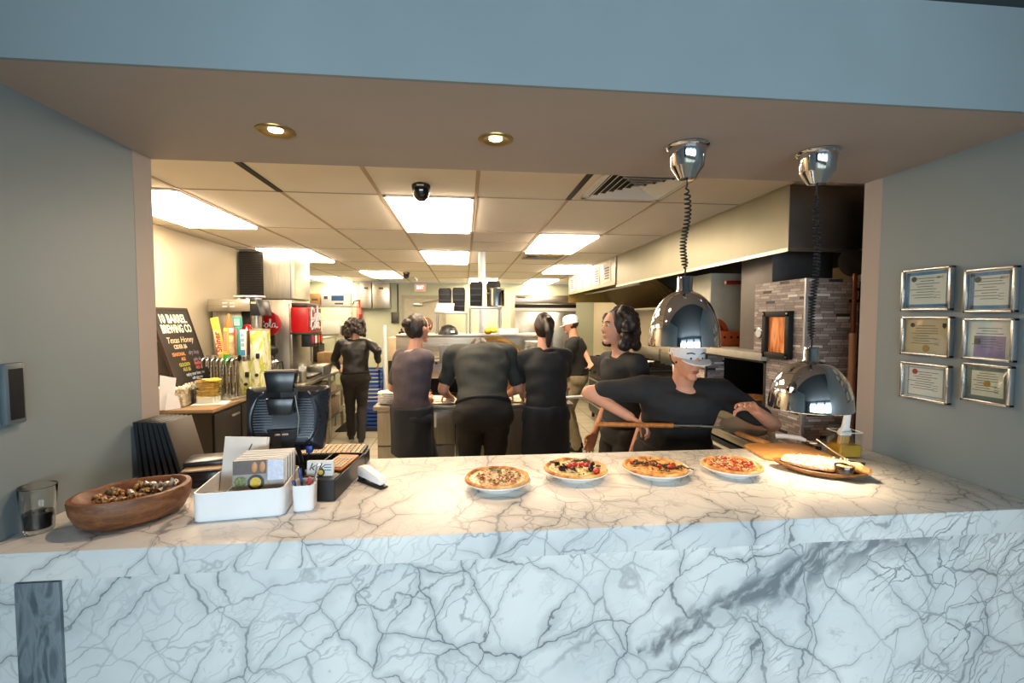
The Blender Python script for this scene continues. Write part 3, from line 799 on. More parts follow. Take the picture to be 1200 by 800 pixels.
olive = mat('dark purple olive', '#2c1620', .25, var=.3, scale=80); ham = mat('pink bacon', '#b05a44', .4, var=.4, scale=90)
artich = mat('browned mushroom', '#55422a', .5, var=.4, scale=90); shred = mat('shredded cheese', '#efe0b8', .5, var=.1, scale=80); burnt = mat('charred herb', '#33281a', .6, var=.4, scale=80)
def scatter(parent, name, m, n, rr, shape, sx, z0, seed, kind=None, spots=None):
    rnd = random.Random(seed); g = MB()
    pts = spots or [(rr*math.sqrt(rnd.random())*math.cos(a), rr*math.sqrt(rnd.random())*math.sin(a)) for a in [rnd.random()*6.283 for _ in range(n)]]
    for x, y in pts:
        s = rnd.uniform(.7, 1.25)*sx; ro = (rnd.uniform(-.5, .5), rnd.uniform(-.5, .5), rnd.random()*6.28)
        z = z0+rnd.uniform(0, .003)
        if shape == 'ell': g.ell((x, y, z), (s, s*.8, s*.55), 12, ro)
        elif shape == 'ring': g.lathe([(s*.5, -s*.25), (s, -s*.25), (s, s*.25), (s*.5, s*.25), (s*.5, -s*.25)], (x, y, z), 12, ro)
        elif shape == 'strip': g.box((x, y, z), (s*2.4, s*.8, s*.5), ro, s*.15)
        else: g.box((x, y, z), (s, s, s*.7), ro, s*.15)
    o = g.build(name, m, parent)
    if kind: o['kind'] = kind
    return o
PZ = [(.117, 1.662, .123), (.424, 1.738, .126), (.738, 1.728, .128), (1.046, 1.72, .118)]
PL = ['white plate under the leftmost pizza', 'white plate under the pizza with big tomatoes', 'white plate under the dark browned pizza', 'white plate under the red sauced pizza beside the wooden peel']
PN = ['leftmost pizza with chopped green onion and bacon', 'pizza with tomato chunks, black olives and green pesto', 'pizza with dark charred vegetables, third from the left', 'rightmost pizza with red sauce and shredded cheese']
plate0 = None
for k, (x, y, r) in enumerate(PZ):
    pl = MB().lathe([(0, .002), (.5, .002), (.52, .0), (.56, .0), (.6, .006), (.9, .021), (1, .031), (.995, .0335), (.95, .0315), (.88, .024), (.66, .0125), (0, .011)], seg=56, scale=(r, r, 1)).build('dinner_plate', M['whitec'], loc=(x, y, CT))
    tag(pl, PL[k], 'plate', 'white plates on the counter')
    t = thing('pizza', PN[k], 'pizza', (x+(-.004 if k == 2 else 0), y, CT+.0128), group='pizzas on the counter')
    q = r*.955
    g = MB().lathe([(0, 0), (.62, 0), (.8, .006), (.95, .0135), (1, .019), (.98, .0255), (.93, .0275), (.885, .024), (.85, .019), (0, .018)], seg=72, scale=(q, q, 1))
    for v in g.bm.verts:
        a = math.atan2(v.co.y, v.co.x); rad = v.co.to_2d().length/q
        if rad > .75:
            n = noise.noise(V((math.cos(a)*2.3+k*5, math.sin(a)*2.3, 0))); n2 = noise.noise(V((math.cos(a)*7+k, math.sin(a)*7, 2)))
            v.co.z += (n*.004+n2*.0025)*(rad-.75)*4*(1 if v.co.z > .015 else .2); v.co.xy *= 1+.03*n
    g.build('crust', crustm, t)
    MB().lathe([(0, .0225), (.5, .022), (.82, .0205), (.9, .018)], seg=48, scale=(q, q, 1)).rough(.0022, 60, k).build('cheese', cheese[k], t)
    if k == 0:
        scatter(t, 'bacon_piece', ham, 46, q*.74, 'strip', .006, .0255, 3, 'stuff')
        scatter(t, 'cheese_shred', shred, 50, q*.74, 'strip', .004, .027, 4, 'stuff')
        scatter(t, 'green_onion', green, 60, q*.72, 'ring', .0045, .0275, 5, 'stuff')
    if k == 1:
        for i, (px, py) in enumerate(((-.02, -.0), (-.004, .012), (.028, .008), (.044, -.002), (.062, -.068))): MB().ell((px, py, .03), (.016, .013, .011), 14, (0, 0, i)).build('tomato_chunk', tom, t)
        for i, (px, py) in enumerate(((-.068, .02), (-.062, -.03), (-.048, -.027), (.052, -.03), (.046, -.045), (-.02, -.045), (.07, .01))): MB().lathe([(.004, -.006), (.009, -.006), (.011, 0), (.009, .006), (.004, .006), (.004, -.006)], (px, py, .031), 14, (.4, .2*i, 0)).build('olive_slice', olive, t)
        for i, (px, py) in enumerate(((-.075, .045), (-.045, .015), (.012, .055), (-.005, .04), (.06, .05), (.05, .03), (.085, -.01), (.035, .06))): MB().box((px, py, .031), (.034, .012, .007), (.2, .3, i*1.3), .003).rough(.003, 60, i).build('mushroom_slice', artich, t)
        scatter(t, 'cheese_shred', shred, 46, q*.75, 'strip', .005, .027, 8, 'stuff')
        scatter(t, 'herb', green, 40, q*.78, 'cube', .005, .026, 9, 'stuff')
    if k == 2:
        sp_ = [(-.075+.012*i+.006*(i % 3), .04-.006*i+.014*math.sin(i*2.1)) for i in range(15)]
        scatter(t, 'charred_vegetable', burnt, 0, q, 'strip', .010, .028, 11, 'stuff', sp_+[(a+.01, c-.012) for a, c in sp_])
        for i_, s_ in enumerate([(-.08, .035), (-.055, .055), (-.01, .012), (.045, -.035), (.058, -.03), (.01, -.02)]): scatter(t, 'tomato_chunk', tom, 0, q, 'ell', .011, .028, 12+i_, None, [s_])
        scatter(t, 'browned_topping', artich, 40, q*.72, 'strip', .005, .0265, 13, 'stuff')
    if k == 3:
        scatter(t, 'bacon_piece', ham, 55, q*.8, 'strip', .0055, .026, 14, 'stuff')
        scatter(t, 'pepper_piece', tom, 40, q*.78, 'cube', .007, .027, 15, 'stuff')
        scatter(t, 'cheese_shred', shred, 60, q*.78, 'strip', .0045, .0275, 16, 'stuff')
        scatter(t, 'herb', green, 30, q*.76, 'cube', .0045, .0275, 17, 'stuff')

# ------------------------------------------------------------------ right end of the counter
light_wood = wood('light pine wood', '#b87f45', '#dba766', 1.4, .4, (3, 16, 16))
t = thing('wooden_peel', 'flat light wood pizza peel with its handle over the kitchen edge', 'pizza peel', (1.44, 1.945, CT), R(-8))
MB().prism([(-.145, .1), (-.145, -.09), (-.115, -.118), (.15, -.105), (.165, -.08), (.15, .12), (.06, .14), (-.1, .135)], .013, xf((0, 0, .0012)), .003).build('blade', light_wood, t)
MB().box((-.045, .235, .013), (.034, .22, .018), rot=(0, 0, R(14)), bev=.006).build('handle', light_wood, t)
t = thing('wooden_tray', 'leaf shaped wooden tray holding a flatbread', 'tray', (1.395, 1.69, CT), R(-37))
leaf = []
for k in range(40):
    a = 2*PI*k/40; x = .165*math.cos(a); y = .078*math.sin(a)*(1 if math.cos(a) > 0 else (1-.25*abs(math.cos(a))**2))
    leaf.append((x, y))
g = MB(); bm = g.bm
def lring(s, z): return [bm.verts.new((x*s, y*s, z+.012*(abs(x)/.165)**2)) for x, y in leaf]
rr = [lring(.8, .001), lring(.96, .012), lring(1, .022), lring(.97, .024), lring(.8, .012), lring(.4, .009)]
for a, c in zip(rr, rr[1:]):
    for i in range(40): bm.faces.new((a[i], a[(i+1) % 40], c[(i+1) % 40], c[i]))
bm.faces.new(rr[0][::-1]); bm.faces.new(rr[-1]); bmesh.ops.recalc_face_normals(bm, faces=bm.faces)
g.build('tray_body', wood('olive brown wood', '#5b3c1f', '#97693a', 1.5, .4, (4, 20, 20)), t)
t = thing('flatbread', 'pale folded flatbread on the leaf shaped wooden tray', 'bread', (1.415, 1.705, CT+.0135), R(-30))
g = MB().lathe([(0, .004), (.55, .002), (.92, .006), (1, .02), (.9, .034), (.5, .04), (0, .042)], seg=40, scale=(.145, .06, .95)).rough(.008, 22, 3)
g.build('bread', toppingmat('pale floury bread', '#c58a4c', '#eed9b0', '#f6ead0'), t)
scatter(t, 'cheese_crumb', shred, 40, .05, 'cube', .005, .041, 21, 'stuff', [(random.uniform(-.1, .09), random.uniform(-.03, .03)) for _ in range(40)])
t = thing('sauce_ramekin', 'small dark sauce cup on the wooden tray', 'sauce cup', (1.43, 1.612, CT+.023))
MB().lathe([(0, 0), (.026, 0), (.031, .004), (.034, .03), (.033, .032), (.0305, .03), (.028, .022)], seg=32).build('cup_body', mat('dark brown glaze', '#2f1c12', .2, coat=.4), t)
MB().lathe([(0, .024), (.0285, .0235)], seg=28).build('sauce', mat('tan sauce', '#c59a68', .3), t)
t = thing('lemon_wedge', 'browned bread crust piece beside the sauce cup', 'bread', (1.49, 1.6, CT+.026), R(20)); t.name = 'bread_crust'
MB().lathe([(0, -.035), (.015, -.025), (.02, 0), (.014, .028), (0, .036)], (0, 0, .012), 20, (PI/2, .3, .2), (1, .8, 1)).rough(.003, 60).build('crust', crustm, t)
# pizza cutter
t = thing('pizza_cutter', 'pizza wheel with a white handle behind the wooden peel', 'pizza cutter', (1.64, 2.0, CT), R(-40))
MB().tube([(-.05, 0, .035), (-.075, 0, .042), (-.13, 0, .044), (-.175, 0, .04)], [.008, .012, .011, .013], 12).build('handle', M['white'], t)
MB().box((-.025, 0, .033), (.06, .012, .004), rot=(0, .1, 0)).build('fork', M['chrome'], t)
MB().cyl((0, 0, .0295), .038, .002, 36, rot=(.12, 0, 0)).build('wheel', M['steel'], t)
MB().cyl((0, 0, .029), .009, .014, 16).cyl((0, 0, .0115), .012, .022, 14).build('hub', M['black'], t)
# oil jar with brush
t = thing('oil_jar', 'square glass jar of yellow oil at the right end of the counter', 'jar', (1.68, 1.9, CT), R(-6))
openbox(.105, .095, .112, .012, .0035).build('jar_glass', GLASSTHIN, t)
MB().tube([V((x, y, .112)) for x, y in rrect(.103, .093, .011)], .0022, 6, closed=True).build('rim', mat('pale glass rim', '#c9d2cf', .15), t)
g = MB(); g.prism(rrect(.096, .086, .009), .05, xf((0, 0, .006)))
g.build('oil', mat('golden olive oil', '#b58b1c', .08, var=.15, coat=.3), t)
t = thing('pastry_brush', 'white handled pastry brush standing in the oil jar', 'brush', (1.672, 1.905, CT+.022), rot=(R(4), R(5), R(8)))
MB().box((0, 0, .045), (.05, .018, .06), bev=.004).rough(.0015, 90).build('bristles', mat('tan bristles', '#c79655', .7, var=.3, scale=160, stretch=(1, 1, .1)), t)
g = MB().prism([(-.03, .07), (.03, .07), (.031, .09), (.014, .108), (.009, .2), (.011, .235), (0, .245), (-.011, .235), (-.009, .2), (-.014, .108), (-.031, .09)], .02, xf((0, .01, 0), (PI/2, 0, 0)), .004)
g.build('handle', M['white'], t)
t = thing('spatula', 'thin metal spatula lying beside the oil jar', 'spatula', (1.615, 1.83, CT), rot=(0, R(0), R(-52)))
MB().tube([(-.1, 0, .075), (-.03, 0, .03), (.02, 0, .006)], .0035, 8).build('handle', M['steel'], t)
MB().prism([(.015, -.012), (.015, .012), (.075, .022), (.08, -.022)], .0025, xf((0, 0, .0012))).build('blade', M['darksteel'], t)
# ------------------------------------------------------------------ left side of the kitchen
lam = mat('tan worn laminate', '#8c7458', .4, var=.12)
t = thing('counter_unit', 'dark brown counter unit with a tan top under the beer taps', 'counter', (-2.315, 4.65, 0))
MB().bb(-.275, .3, -.68, .97, .885, .915, .004).build('worktop', lam, t)
MB().bb(-.275, .27, -.65, .97, .002, .884).build('cabinet', M['darkcab'], t)
for k in range(3):
    d = MB().bb(.271, .286, -.63+k*.47, -.18+k*.47, .08, .86, .003).build('door', mat('brown black laminate door', '#14100d', .4), t)
    MB().box((.297, -.3+k*.47, .8), (.014, .14, .018), bev=.004).build('handle', M['steel'], d)

# chalkboard
t = thing('chalkboard', 'dark chalkboard sign with coloured beer lettering leaning on the cream wall', 'sign', (-2.31, 4.375, .917), rot=(R(-17), 0, R(90)))
MB().bb(-.25, .25, 0, .018, 0, .84).build('board', mat('dark slate board', '#241f1a', .6, var=.2, scale=6), t)
f = MB()
for s in (-1, 1):
    f.bb(s*.25, s*.268, -.004, .02, -.0, .86)
f.bb(-.25, .25, -.004, .02, .84, .86).bb(-.25, .25, -.004, .02, 0, .016)
f.build('frame', mat('black red wood frame', '#2b1512', .5), t)
ch = lambda n, c: mat('chalk '+n, c, .9, var=.12, scale=60)
wh, cr, pu, orr, gr, rd, bl = ch('white', '#e9e3d6'), ch('cream', '#d9cba8'), ch('purple', '#8c8196'), ch('orange', '#c78a52'), ch('green', '#a3a84e'), ch('red', '#cc6a60'), ch('blue', '#a9bcc4')
for s, sz, x, z, m, bo, sh, sq in (('10 BARREL', .105, 0, .755, wh, .004, 0, .78), ('BREWING CO', .1, .01, .665, wh, .004, 0, .68), ('Texas Honey', .075, .0, .565, cr, .0006, .25, .95), ('CIDER $6', .05, -.03, .505, cr, .0012, 0, .9),
        ('SEASONAL', .042, -.09, .44, orr, .001, 0, .9), ('ALE', .04, -.05, .395, orr, .001, 0, .9), ('dry hop', .055, .13, .445, pu, .0005, .25, .9), ('pale ale', .045, .15, .38, pu, .0005, .25, .9),
        ('GOLDEN', .042, -.06, .345, gr, .001, 0, .9), ('ALE $5', .042, -.05, .302, gr, .001, 0, .9), ('chatham', .045, .15, .345, rd, .0012, 0, .85), ('ALE $5', .042, .14, .302, rd, .0012, 0, .85),
        ('enjoy your beer, we', .04, .05, .255, bl, .0008, .2, .85), ("will miss you", .036, .06, .217, bl, .0008, .2, .85), ('DRINK BEER', .085, .02, .15, wh, .003, 0, .75)):
    text(s, sz, m, t, (x, -.0015, z), shear=sh, squash=sq, bold=bo)

def clear_tub(name, lb, x, y, w, d, h, rz):
    t = thing(name, lb, 'tub', (x, y, .917), rz)
    openbox(w, d, h, .03, .003, .08).build('tub_shell', GLASSTHIN, t)
    return t
t = clear_tub('plastic_tub', 'clear tub of pale crumbled food beside the chalkboard', -2.41, 4.13, .25, .2, .165, R(10))
g = MB().prism(rrect(.222, .172, .03), .12, xf((0, 0, .006))); rnd = random.Random(4)
for k in range(130):
    g.ell((rnd.uniform(-.1, .1), rnd.uniform(-.075, .075), rnd.uniform(.1, .15)), (rnd.uniform(.012, .028),)*3, 8)
for k in range(60):
    sx = rnd.choice((-1, 1)); g.ell((rnd.uniform(-.1, .1), -.083, rnd.uniform(.02, .13)), (.012, .006, .012), 8)
g.build('crumbled_food', toppingmat('pale crumbled food', '#a98a72', '#dccab0', '#f1e7d6'), t)['kind'] = 'stuff'
t = clear_tub('plastic_tub', 'clear tub heaped with thin yellow crisps on the counter corner', -2.195, 4.26, .19, .17, .2, R(5))
g = MB().prism(rrect(.1, .07, .03), .12, xf((0, 0, .06)))
for k in range(22):
    for i in range(3):
        g.cyl((-.045+i*.045+rnd.uniform(-.01, .01), rnd.uniform(-.03, .03), .064+k*.0068), .046-.0005*(22-k), .0028, 14, rot=(rnd.uniform(-.2, .2), rnd.uniform(-.16, .16), 0))
g.rough(.002, 40).build('yellow_crisps', mat('yellow crisps', '#efc761', .5, var=.25, scale=50), t)['kind'] = 'stuff'
MB().prism(rrect(.15, .13, .02), .055, xf((0, 0, .006))).build('paper_liner', M['paper'], t)
tag(MB().bb(-.13, .13, -.1, .1, 0, .006, .002).build('white_cloth', M['paper'], loc=(-2.17, 4.26, .9155), rot=(0, 0, R(12))), 'folded white cloth under the tub of yellow crisps', 'cloth')
t = thing('paper_napkin_stack', 'tall white paper sheet standing beside the chalkboard at the left jamb', 'paper', (-2.36, 3.99, .917), R(35))
g = MB().prism([(-.06, 0), (.03, 0), (.055, .25), (-.05, .28)], .004, xf((0, 0, 0), (PI/2, 0, 0)))
g.prism([(-.05, 0), (.06, 0), (.045, .1), (-.03, .14)], .004, xf((.02, -.014, 0), (PI/2, 0, .25)))
g.build('sheets', mat('bluish white paper', '#d7dae6', .7, var=.03), t)

# beer taps
t = thing('beer_tap_tower', 'chrome beer tap tower with a drip tray on the brown counter', 'beer tower', (-2.19, 4.52, .916), R(-15))
MB().bb(-.17, .17, -.14, .08, 0, .02, .004).build('drip_tray', M['steel'], t)
g = MB()
for k in range(5): g.cyl((-.13+k*.065, 0, .2), .019, .37, 16)
g.build('columns', M['chrome'], t)
MB().tube([(-.16, 0, .37), (.16, 0, .37)], .028, 14).build('manifold', M['chrome'], t)
for k in range(7):
    x = -.15+k*.05
    MB().tube([(x, -.02, .37), (x, -.06, .372), (x, -.085, .35), (x, -.09, .3)], [.011, .011, .01, .008], 10).build('faucet', M['chrome'], t)
yl, og, tl, wb = mat('yellow painted wood', '#e3c14e', .4), mat('orange painted wood', '#d9763a', .4), mat('teal painted wood', '#3fa8a4', .4), mat('blue painted label', '#3a7fb8', .4)
pk, gn, brn = mat('salmon label', '#d98a72', .4), mat('green painted handle', '#2f8a3e', .4), mat('brown painted handle', '#6b4028', .4)
def tap(lb, px0, py0, px1, py1, Y, build):
    b, tp = at(px0, py0, Y), at(px1, py1, Y)
    L = (tp-b).length; ang = math.atan2(tp.x-b.x, tp.z-b.z)
    t = thing('tap_handle', lb, 'tap handle', b, rot=(0, ang, R(-8)), group='beer tap handles')
    MB().cyl((0, 0, .0), .009, .05, 12).build('ferrule', M['chrome'], t)
    build(t, L)
def slab(m, w, d=.03, z0=.02): return lambda t, L: MB().prism([(-w*.35, z0), (w*.35, z0), (w*.5, L), (-w*.5, L)], d, xf((0, d/2, 0), (PI/2, 0, 0)), .003).build('handle_body', m, t)
def t1(t, L):
    slab(yl, .062)(t, L); MB().bb(-.024, .024, -.018, -.0152, L*.18, L*.72).build('label_panel', mat('cream label', '#ecd9a0', .5), t)
    text('Shiner', .072, M['red'], t, (.002, -.0186, L*.45), rot=(PI/2, -PI/2*.97, 0), bold=.002)
tap('yellow tap handle with red lettering, tilted farthest left', 262, 424, 250, 372, 4.5, t1)
def t2(t, L):
    MB().lathe([(.012, .03), (.032, .05), (.036, L*.62), (.036, L*.7), (.024, L*.85), (.008, L*.98), (0, L)], seg=20).build('handle_body', og, t)
    MB().lathe([(.033, .06), (.0365, L*.15), (.0368, L*.5), (.0366, L*.55)], seg=20).build('label_panel', mat('peach label', '#efc79a', .5, var=.4, scale=25), t)
    MB().lathe([(.037, L*.6), (.0385, L*.62), (.0385, L*.68), (.037, L*.7)], seg=20).build('ring', mat('lilac ring', '#cfc6e0', .4), t)
tap('orange pointed tap handle like a crayon, tallest in the middle', 270, 424, 268, 367, 4.62, t2)
def t3(t, L):
    MB().box((0, 0, L-.05), (.085, .024, .095), bev=.004).build('square_top', tl, t)
    MB().bb(-.028, .028, -.0145, -.012, L-.085, L-.02).build('label_panel', mat('pale teal label', '#9ed6d0', .5, var=.2, scale=60), t)
    MB().prism([(-.014, .02), (.014, .02), (.02, L-.1), (-.02, L-.1)], .022, xf((0, .011, 0), (PI/2, 0, 0)), .003).build('stem', tl, t)
tap('teal tap handle with a square top plate', 281, 422, 278, 371, 4.72, t3)
def t4(t, L):
    slab(M['white'], .05)(t, L); MB().bb(-.021, .021, -.0185, -.0152, .03, L*.3).build('label_panel', wb, t)
    g = MB()
    for k in range(3): g.bb(-.016, .016, -.018, -.0152, L*(.42+k*.17), L*(.42+k*.17)+.03)
    g.build('blue_bands', mat('light blue band', '#7fa9cf', .5), t)
tap('white tap handle with blue bands at its foot', 286, 420, 285, 386, 4.6, t4)
def t5(t, L):
    slab(brn, .04)(t, L-.06); MB().cyl((0, 0, L-.04), .042, .022, 24, rot=(PI/2, 0, 0), bev=.003).build('round_top', M['red'], t)
    MB().lathe([(.03, -.013), (.041, -.013), (.041, -.0115), (.03, -.0115), (.03, -.013)], (0, 0, L-.04), 24, (PI/2, 0, 0)).build('white_ring', M['white'], t)
    MB().prism([(-.016, -.02), (.016, -.02), (0, .022)], .003, xf((0, -.012, L-.04), (PI/2, 0, 0))).build('emblem', M['white'], t)
tap('brown tap handle with a red and white round badge on top', 290, 418, 290, 380, 4.78, t5)
tap('slim green footed tap handle in front of the others', 266, 424, 265, 384, 4.45, lambda t, L: (slab(yl, .034)(t, L), MB().bb(-.02, .02, -.02, .02, -.02, .07, .004).build('green_foot', gn, t), MB().bb(-.014, .014, -.0185, -.0152, .1, L-.03).build('label_panel', pk, t)))
tap('salmon pink tap handle half hidden behind the orange one', 274, 424, 274, 385, 4.7, slab(pk, .06))

# juice dispenser with leaf print
leafm = NT('white panel with a yellow green leaf print'); oo = leafm.obj()
wv = leafm.n('TexNoise', {'Vector': leafm.vm('MULTIPLY', oo, (9, 9, 4)), 'Scale': 1., 'Detail': 3., 'Distortion': 2.}).outputs[0]
leafm.set(col=leafm.ramp(wv, [(.4, lin('#eceadc')), (.48, lin('#dfe0a0')), (.56, lin('#a9b944')), (.62, lin('#d6cf5c')), (.7, lin('#eceadc'))]), rough=.3)
for lb, px0, px1, py0, py1, Y in (('front white juice dispenser panel with a leaf print, nearest the taps', 281, 294, 423, 463, 4.74), ('rear taller juice dispenser with a yellow leaf print', 294, 306, 387, 452, 4.74)):
    p0, p1 = at(px0, py1, Y), at(px1, py0, Y)
    t = thing('juice_dispenser', lb, 'dispenser', (p0.x, Y, .916))
    w, h = p1.x-p0.x, p1.z-.916
    MB().bb(0, w, 0, .22, 0, h, .006).build('housing', leafm.m, t)
    MB().cyl((w*.55, -.004, h*.3), .016, .012, 16, rot=(PI/2, 0, 0)).build('button', M['darksteel'], t)
    MB().box((w*.7, -.012, h*.6), (.03, .03, .05), bev=.006).build('spout', M['black'], t)
    MB().bb(-.003, w+.003, -.003, .223, h, h+.012, .003).build('lid', M['steel'], t)
tag(MB().prism([(-.16, -.05), (.1, -.08), (.17, .02), (.06, .09), (-.1, .06)], .03, None, .01).rough(.03, 14).build('crumpled_towel', M['paper'], loc=(-2.12, 4.5+.35, .93)), 'crumpled white towel at the foot of the juice dispensers', 'towel')

# tea brewer
t = thing('tea_brewer', 'tall steel tea brewer with a long top head behind the taps', 'brewer', (-2.25, 5.1, .916))
MB().bb(-.3, -.02, -.04, .2, 0, .83, .006).build('column', M['steelh'], t)
MB().bb(-.3, .1, -.12, .2, .8, .925, .008).build('head', M['steel'], t)
MB().prism([(.1, .76), (.2, .76), (.17, .92), (.1, .93)], .3, xf((0, .18, 0), (PI/2, 0, 0)), .004).build('control_panel', M['blackg'], t)
MB().bb(.11, .16, -.1215, -.12, .88, .9).build('display', mat('green display', '#b9c9a0', .4), t)
for i in range(2):
    for j in range(2): MB().bb(-.16+i*.07, -.115+i*.07, -.1225, -.1195, .845+j*.035, .857+j*.035).build('vent_slot', M['white'], t)
MB().bb(-.02, .1, -.02, .2, .5, .8, .005).build('brew_chamber', M['sootblack'], t)
MB().cyl((.11, .0, .67), .05, .2, 24, .055).build('brew_funnel', M['steel'], t)
MB().bb(-.3, .2, -.12, .2, 0, .03, .004).build('base', M['steel'], t)
tag(MB().bb(-.13, .13, -.07, .07, .02, .04, .006).bb(-.1, -.07, -.05, .05, 0, .02).bb(.07, .1, -.05, .05, 0, .02).bb(-.015, .015, -.05, .05, 0, .02).build('plastic_riser', M['white'], loc=(-2.2, 5.1, 1.843)), 'small white plastic rack on top of the tea brewer', 'rack')

# round red cola sign on a steel urn
COLA = [[(.36, .3), (.3, .42), (.16, .44), (.04, .28), (.02, .08), (.12, -.02), (.26, .02), (.36, .12)],
        [(.5, .26), (.42, .2), (.4, .08), (.47, 0), (.56, .06), (.58, .18), (.5, .26), (.6, .24)],
        [(.62, .1), (.72, .3), (.74, .5), (.68, .52), (.66, .3), (.7, .04), (.78, .02)],
        [(.98, .24), (.88, .26), (.8, .16), (.82, .02), (.92, .04), (.99, .22), (.98, .06), (1.04, 0), (1.12, .06)]]
p = at(316, 379, 5.46)
t = thing('round_sign', 'round red cola sign with white script beside the tea brewer', 'sign', (p.x, 5.42, p.z))
MB().cyl((0, 0, 0), .135, .03, 48, rot=(PI/2, 0, 0), bev=.005).build('disc', M['red'], t)
strokes(COLA, .0065, M['white'], t, (-.105, -.018, -.045), scale=.19)
t2_ = thing('steel_urn', 'steel urn with black handle below the round red sign', 'urn', (p.x, 5.48, .916))
MB().lathe([(0, 0), (.11, 0), (.11, .02), (.085, .03), (.085, .25), (.075, .27), (.05, .28), (.05, .32), (0, .33)], seg=32).build('urn_body', M['chrome'], t2_)
MB().tube([(.08, -.02, .24), (.13, -.03, .25), (.14, -.03, .16), (.09, -.02, .12)], .009, 8).build('handle', M['black'], t2_)
MB().lathe([(0, .33), (.06, .33), (.075, .36), (.07, .4), (.03, .43), (0, .43)], seg=28).build('lid', M['black'], t2_)
MB().bb(-.03, .03, .02, .05, 0, .58).build('sign_post', M['darksteel'], t2_)
tag(MB().cyl((0, 0, .05), .045, .1, 28, .05, bev=.003).build('teal_tin', mat('teal metallic tin', '#1f7f7e', .25, .6), loc=(-1.94, 5.43, .9165)), 'small teal tin beside the monitor top', 'tin')

# ice machine on its bin
t = thing('ice_machine', 'large steel ice machine head with a black louvred side at the ceiling', 'ice machine', (-2.285, 6.04, 1.872))
MB().bb(-.285, .285, -.32, .32, .002, .55, .006).build('housing', M['steelh'], t)
MB().bb(-.283, -.03, -.33, -.3205, .03, .545).build('louvre_panel', M['black'], t)
g = MB()
for k in range(24): g.box((-.156, -.335, .05+k*.02), (.235, .012, .007), (.5, 0, 0))
g.build('louvres', mat('dark grey louvre', '#3a3733', .4), t)
g = MB().loft([(V((.285, .0, z)), V((.04, 0, 0)), V((0, .31, 0))) for z in (.01, .54)], 24)
g.build('curved_front', M['steel'], t)
MB().bb(-.03, -.026, -.3215, -.319, .005, .55).bb(.272, .276, -.3215, -.319, .005, .55).build('seam', M['sootblack'], t)
t = thing('ice_bin', 'tall stained steel bin under the ice machine', 'ice bin', (-2.285, 6.04, 0))
MB().bb(-.285, .285, -.32, .32, .002, 1.868, .008).build('bin_body', M['steelh'], t)

# steel side table and soda fountain
t = thing('steel_table', 'long steel side table with shelves along the left aisle', 'table', (-1.88, 6.3, 0))
MB().bb(-.115, .115, -.9, 1.1, .88, .915, .004).build('tabletop', M['steel'], t)
for x, y in ((-.1, -.87), (.1, -.87), (.1, .1), (-.1, .1), (.1, 1.07), (-.1, 1.07)): MB().cyl((x, y, .441), .018, .876, 14).build('leg', M['steel'], t)
for z in (.3, .62): MB().bb(-.11, .11, -.88, 1.08, z, z+.02).build('shelf', M['steel'], t)
t = thing('soda_fountain', 'soda fountain with red cola panels on the steel side table', 'soda fountain', (-1.885, 5.85, .917))
MB().bb(-.11, -.08, -.25, .25, 0, .9, .004).bb(-.11, .08, -.25, .25, 0, .03, .004).build('frame', M['steel'], t)
MB().bb(-.1, .1, -.25, .25, .57, .86, .01).build('cabinet', mat('bright red plastic', '#c8141c', .3), t)
MB().bb(-.09, .09, -.24, .24, .86, .91, .012).build('lid', M['darksteel'], t)
MB().bb(-.102, .102, -.252, .252, .545, .57, .004).build('trim_band', M['darksteel'], t)
g = MB().bb(.1005, .106, -.23, .22, .585, .85).build('picture_panel', mat('dark red picture panel', '#7d1814', .25, var=.5, scale=7), t)
strokes(COLA, .011, M['white'], t, (.112, -.19, .7), rot=(PI/2, 0, PI/2), scale=.36)
strokes(COLA, .009, M['white'], t, (.112, -.19, .61), rot=(PI/2, 0, PI/2), scale=.3)
for k in range(4):
    n_ = MB().bb(0, .12, -.19+k*.11, -.11+k*.11, .4, .545, .008).build('valve', M['blackg'], t)
    MB().bb(.121, .124, -.185+k*.11, -.115+k*.11, .44, .53).build('flavour_label', [M['red'], M['white'], mat('orange label', '#cf6a2a', .4), M['red']][k], n_)
MB().bb(-.08, .1, -.24, .24, .03, .06, .004).build('drip_tray', M['darksteel'], t)
bx = MB().bb(-.1, .1, -.19, .19, 0, .13, .02)
tag(bx.build('serving_tray', mat('grey steel tray', '#8d8a80', .35, .8), loc=(-1.88, 6.33, .917)), 'grey metal tray box standing right of the soda fountain', 'tray')
for n, (lb, x, y, z, d, c) in enumerate((('white napkin bundle at the near end of the side table', -1.93, 5.57, .917, (.11, .1, .07), '#d8d2c6'), ('pale paper parcel on the upper shelf of the side table', -1.87, 6.6, .642, (.17, .3, .14), '#b9aa8e'),
        ('dark carton on the upper shelf of the side table', -1.87, 6.2, .642, (.17, .26, .2), '#4c4436'), ('brown carton on the lower shelf of the side table', -1.87, 6.7, .322, (.18, .4, .24), '#8a7a62'), ('black bin on the lower shelf, nearest the till', -1.87, 5.75, .322, (.18, .4, .22), '#1d1c1b'))):
    tag(MB().box((0, 0, d[2]/2), d, bev=.012).rough(.006, 9, n).build(['napkin_bundle', 'parcel', 'carton', 'carton', 'storage_bin'][n], mat('goods '+c, c, .7, var=.15), loc=(x, y, z+.001)), lb, 'box')
t = thing('straw_cup', 'steel cup full of white straws at the near end of the side table', 'cup', (-1.84, 5.55, .917))
MB().lathe([(0, 0), (.035, 0), (.045, .13), (.042, .13), (.033, .004), (0, .004)], seg=24).build('cup_body', M['steel'], t)
g = MB()
for k in range(34):
    a = k*2.4; r = .03*math.sqrt(k/34); g.tube([(r*.6*math.cos(a), r*.6*math.sin(a), .01), (r*1.5*math.cos(a), r*1.5*math.sin(a), .17+.01*(k % 4))], .0035, 6)
g.build('straws', M['white'], t)['kind'] = 'stuff'

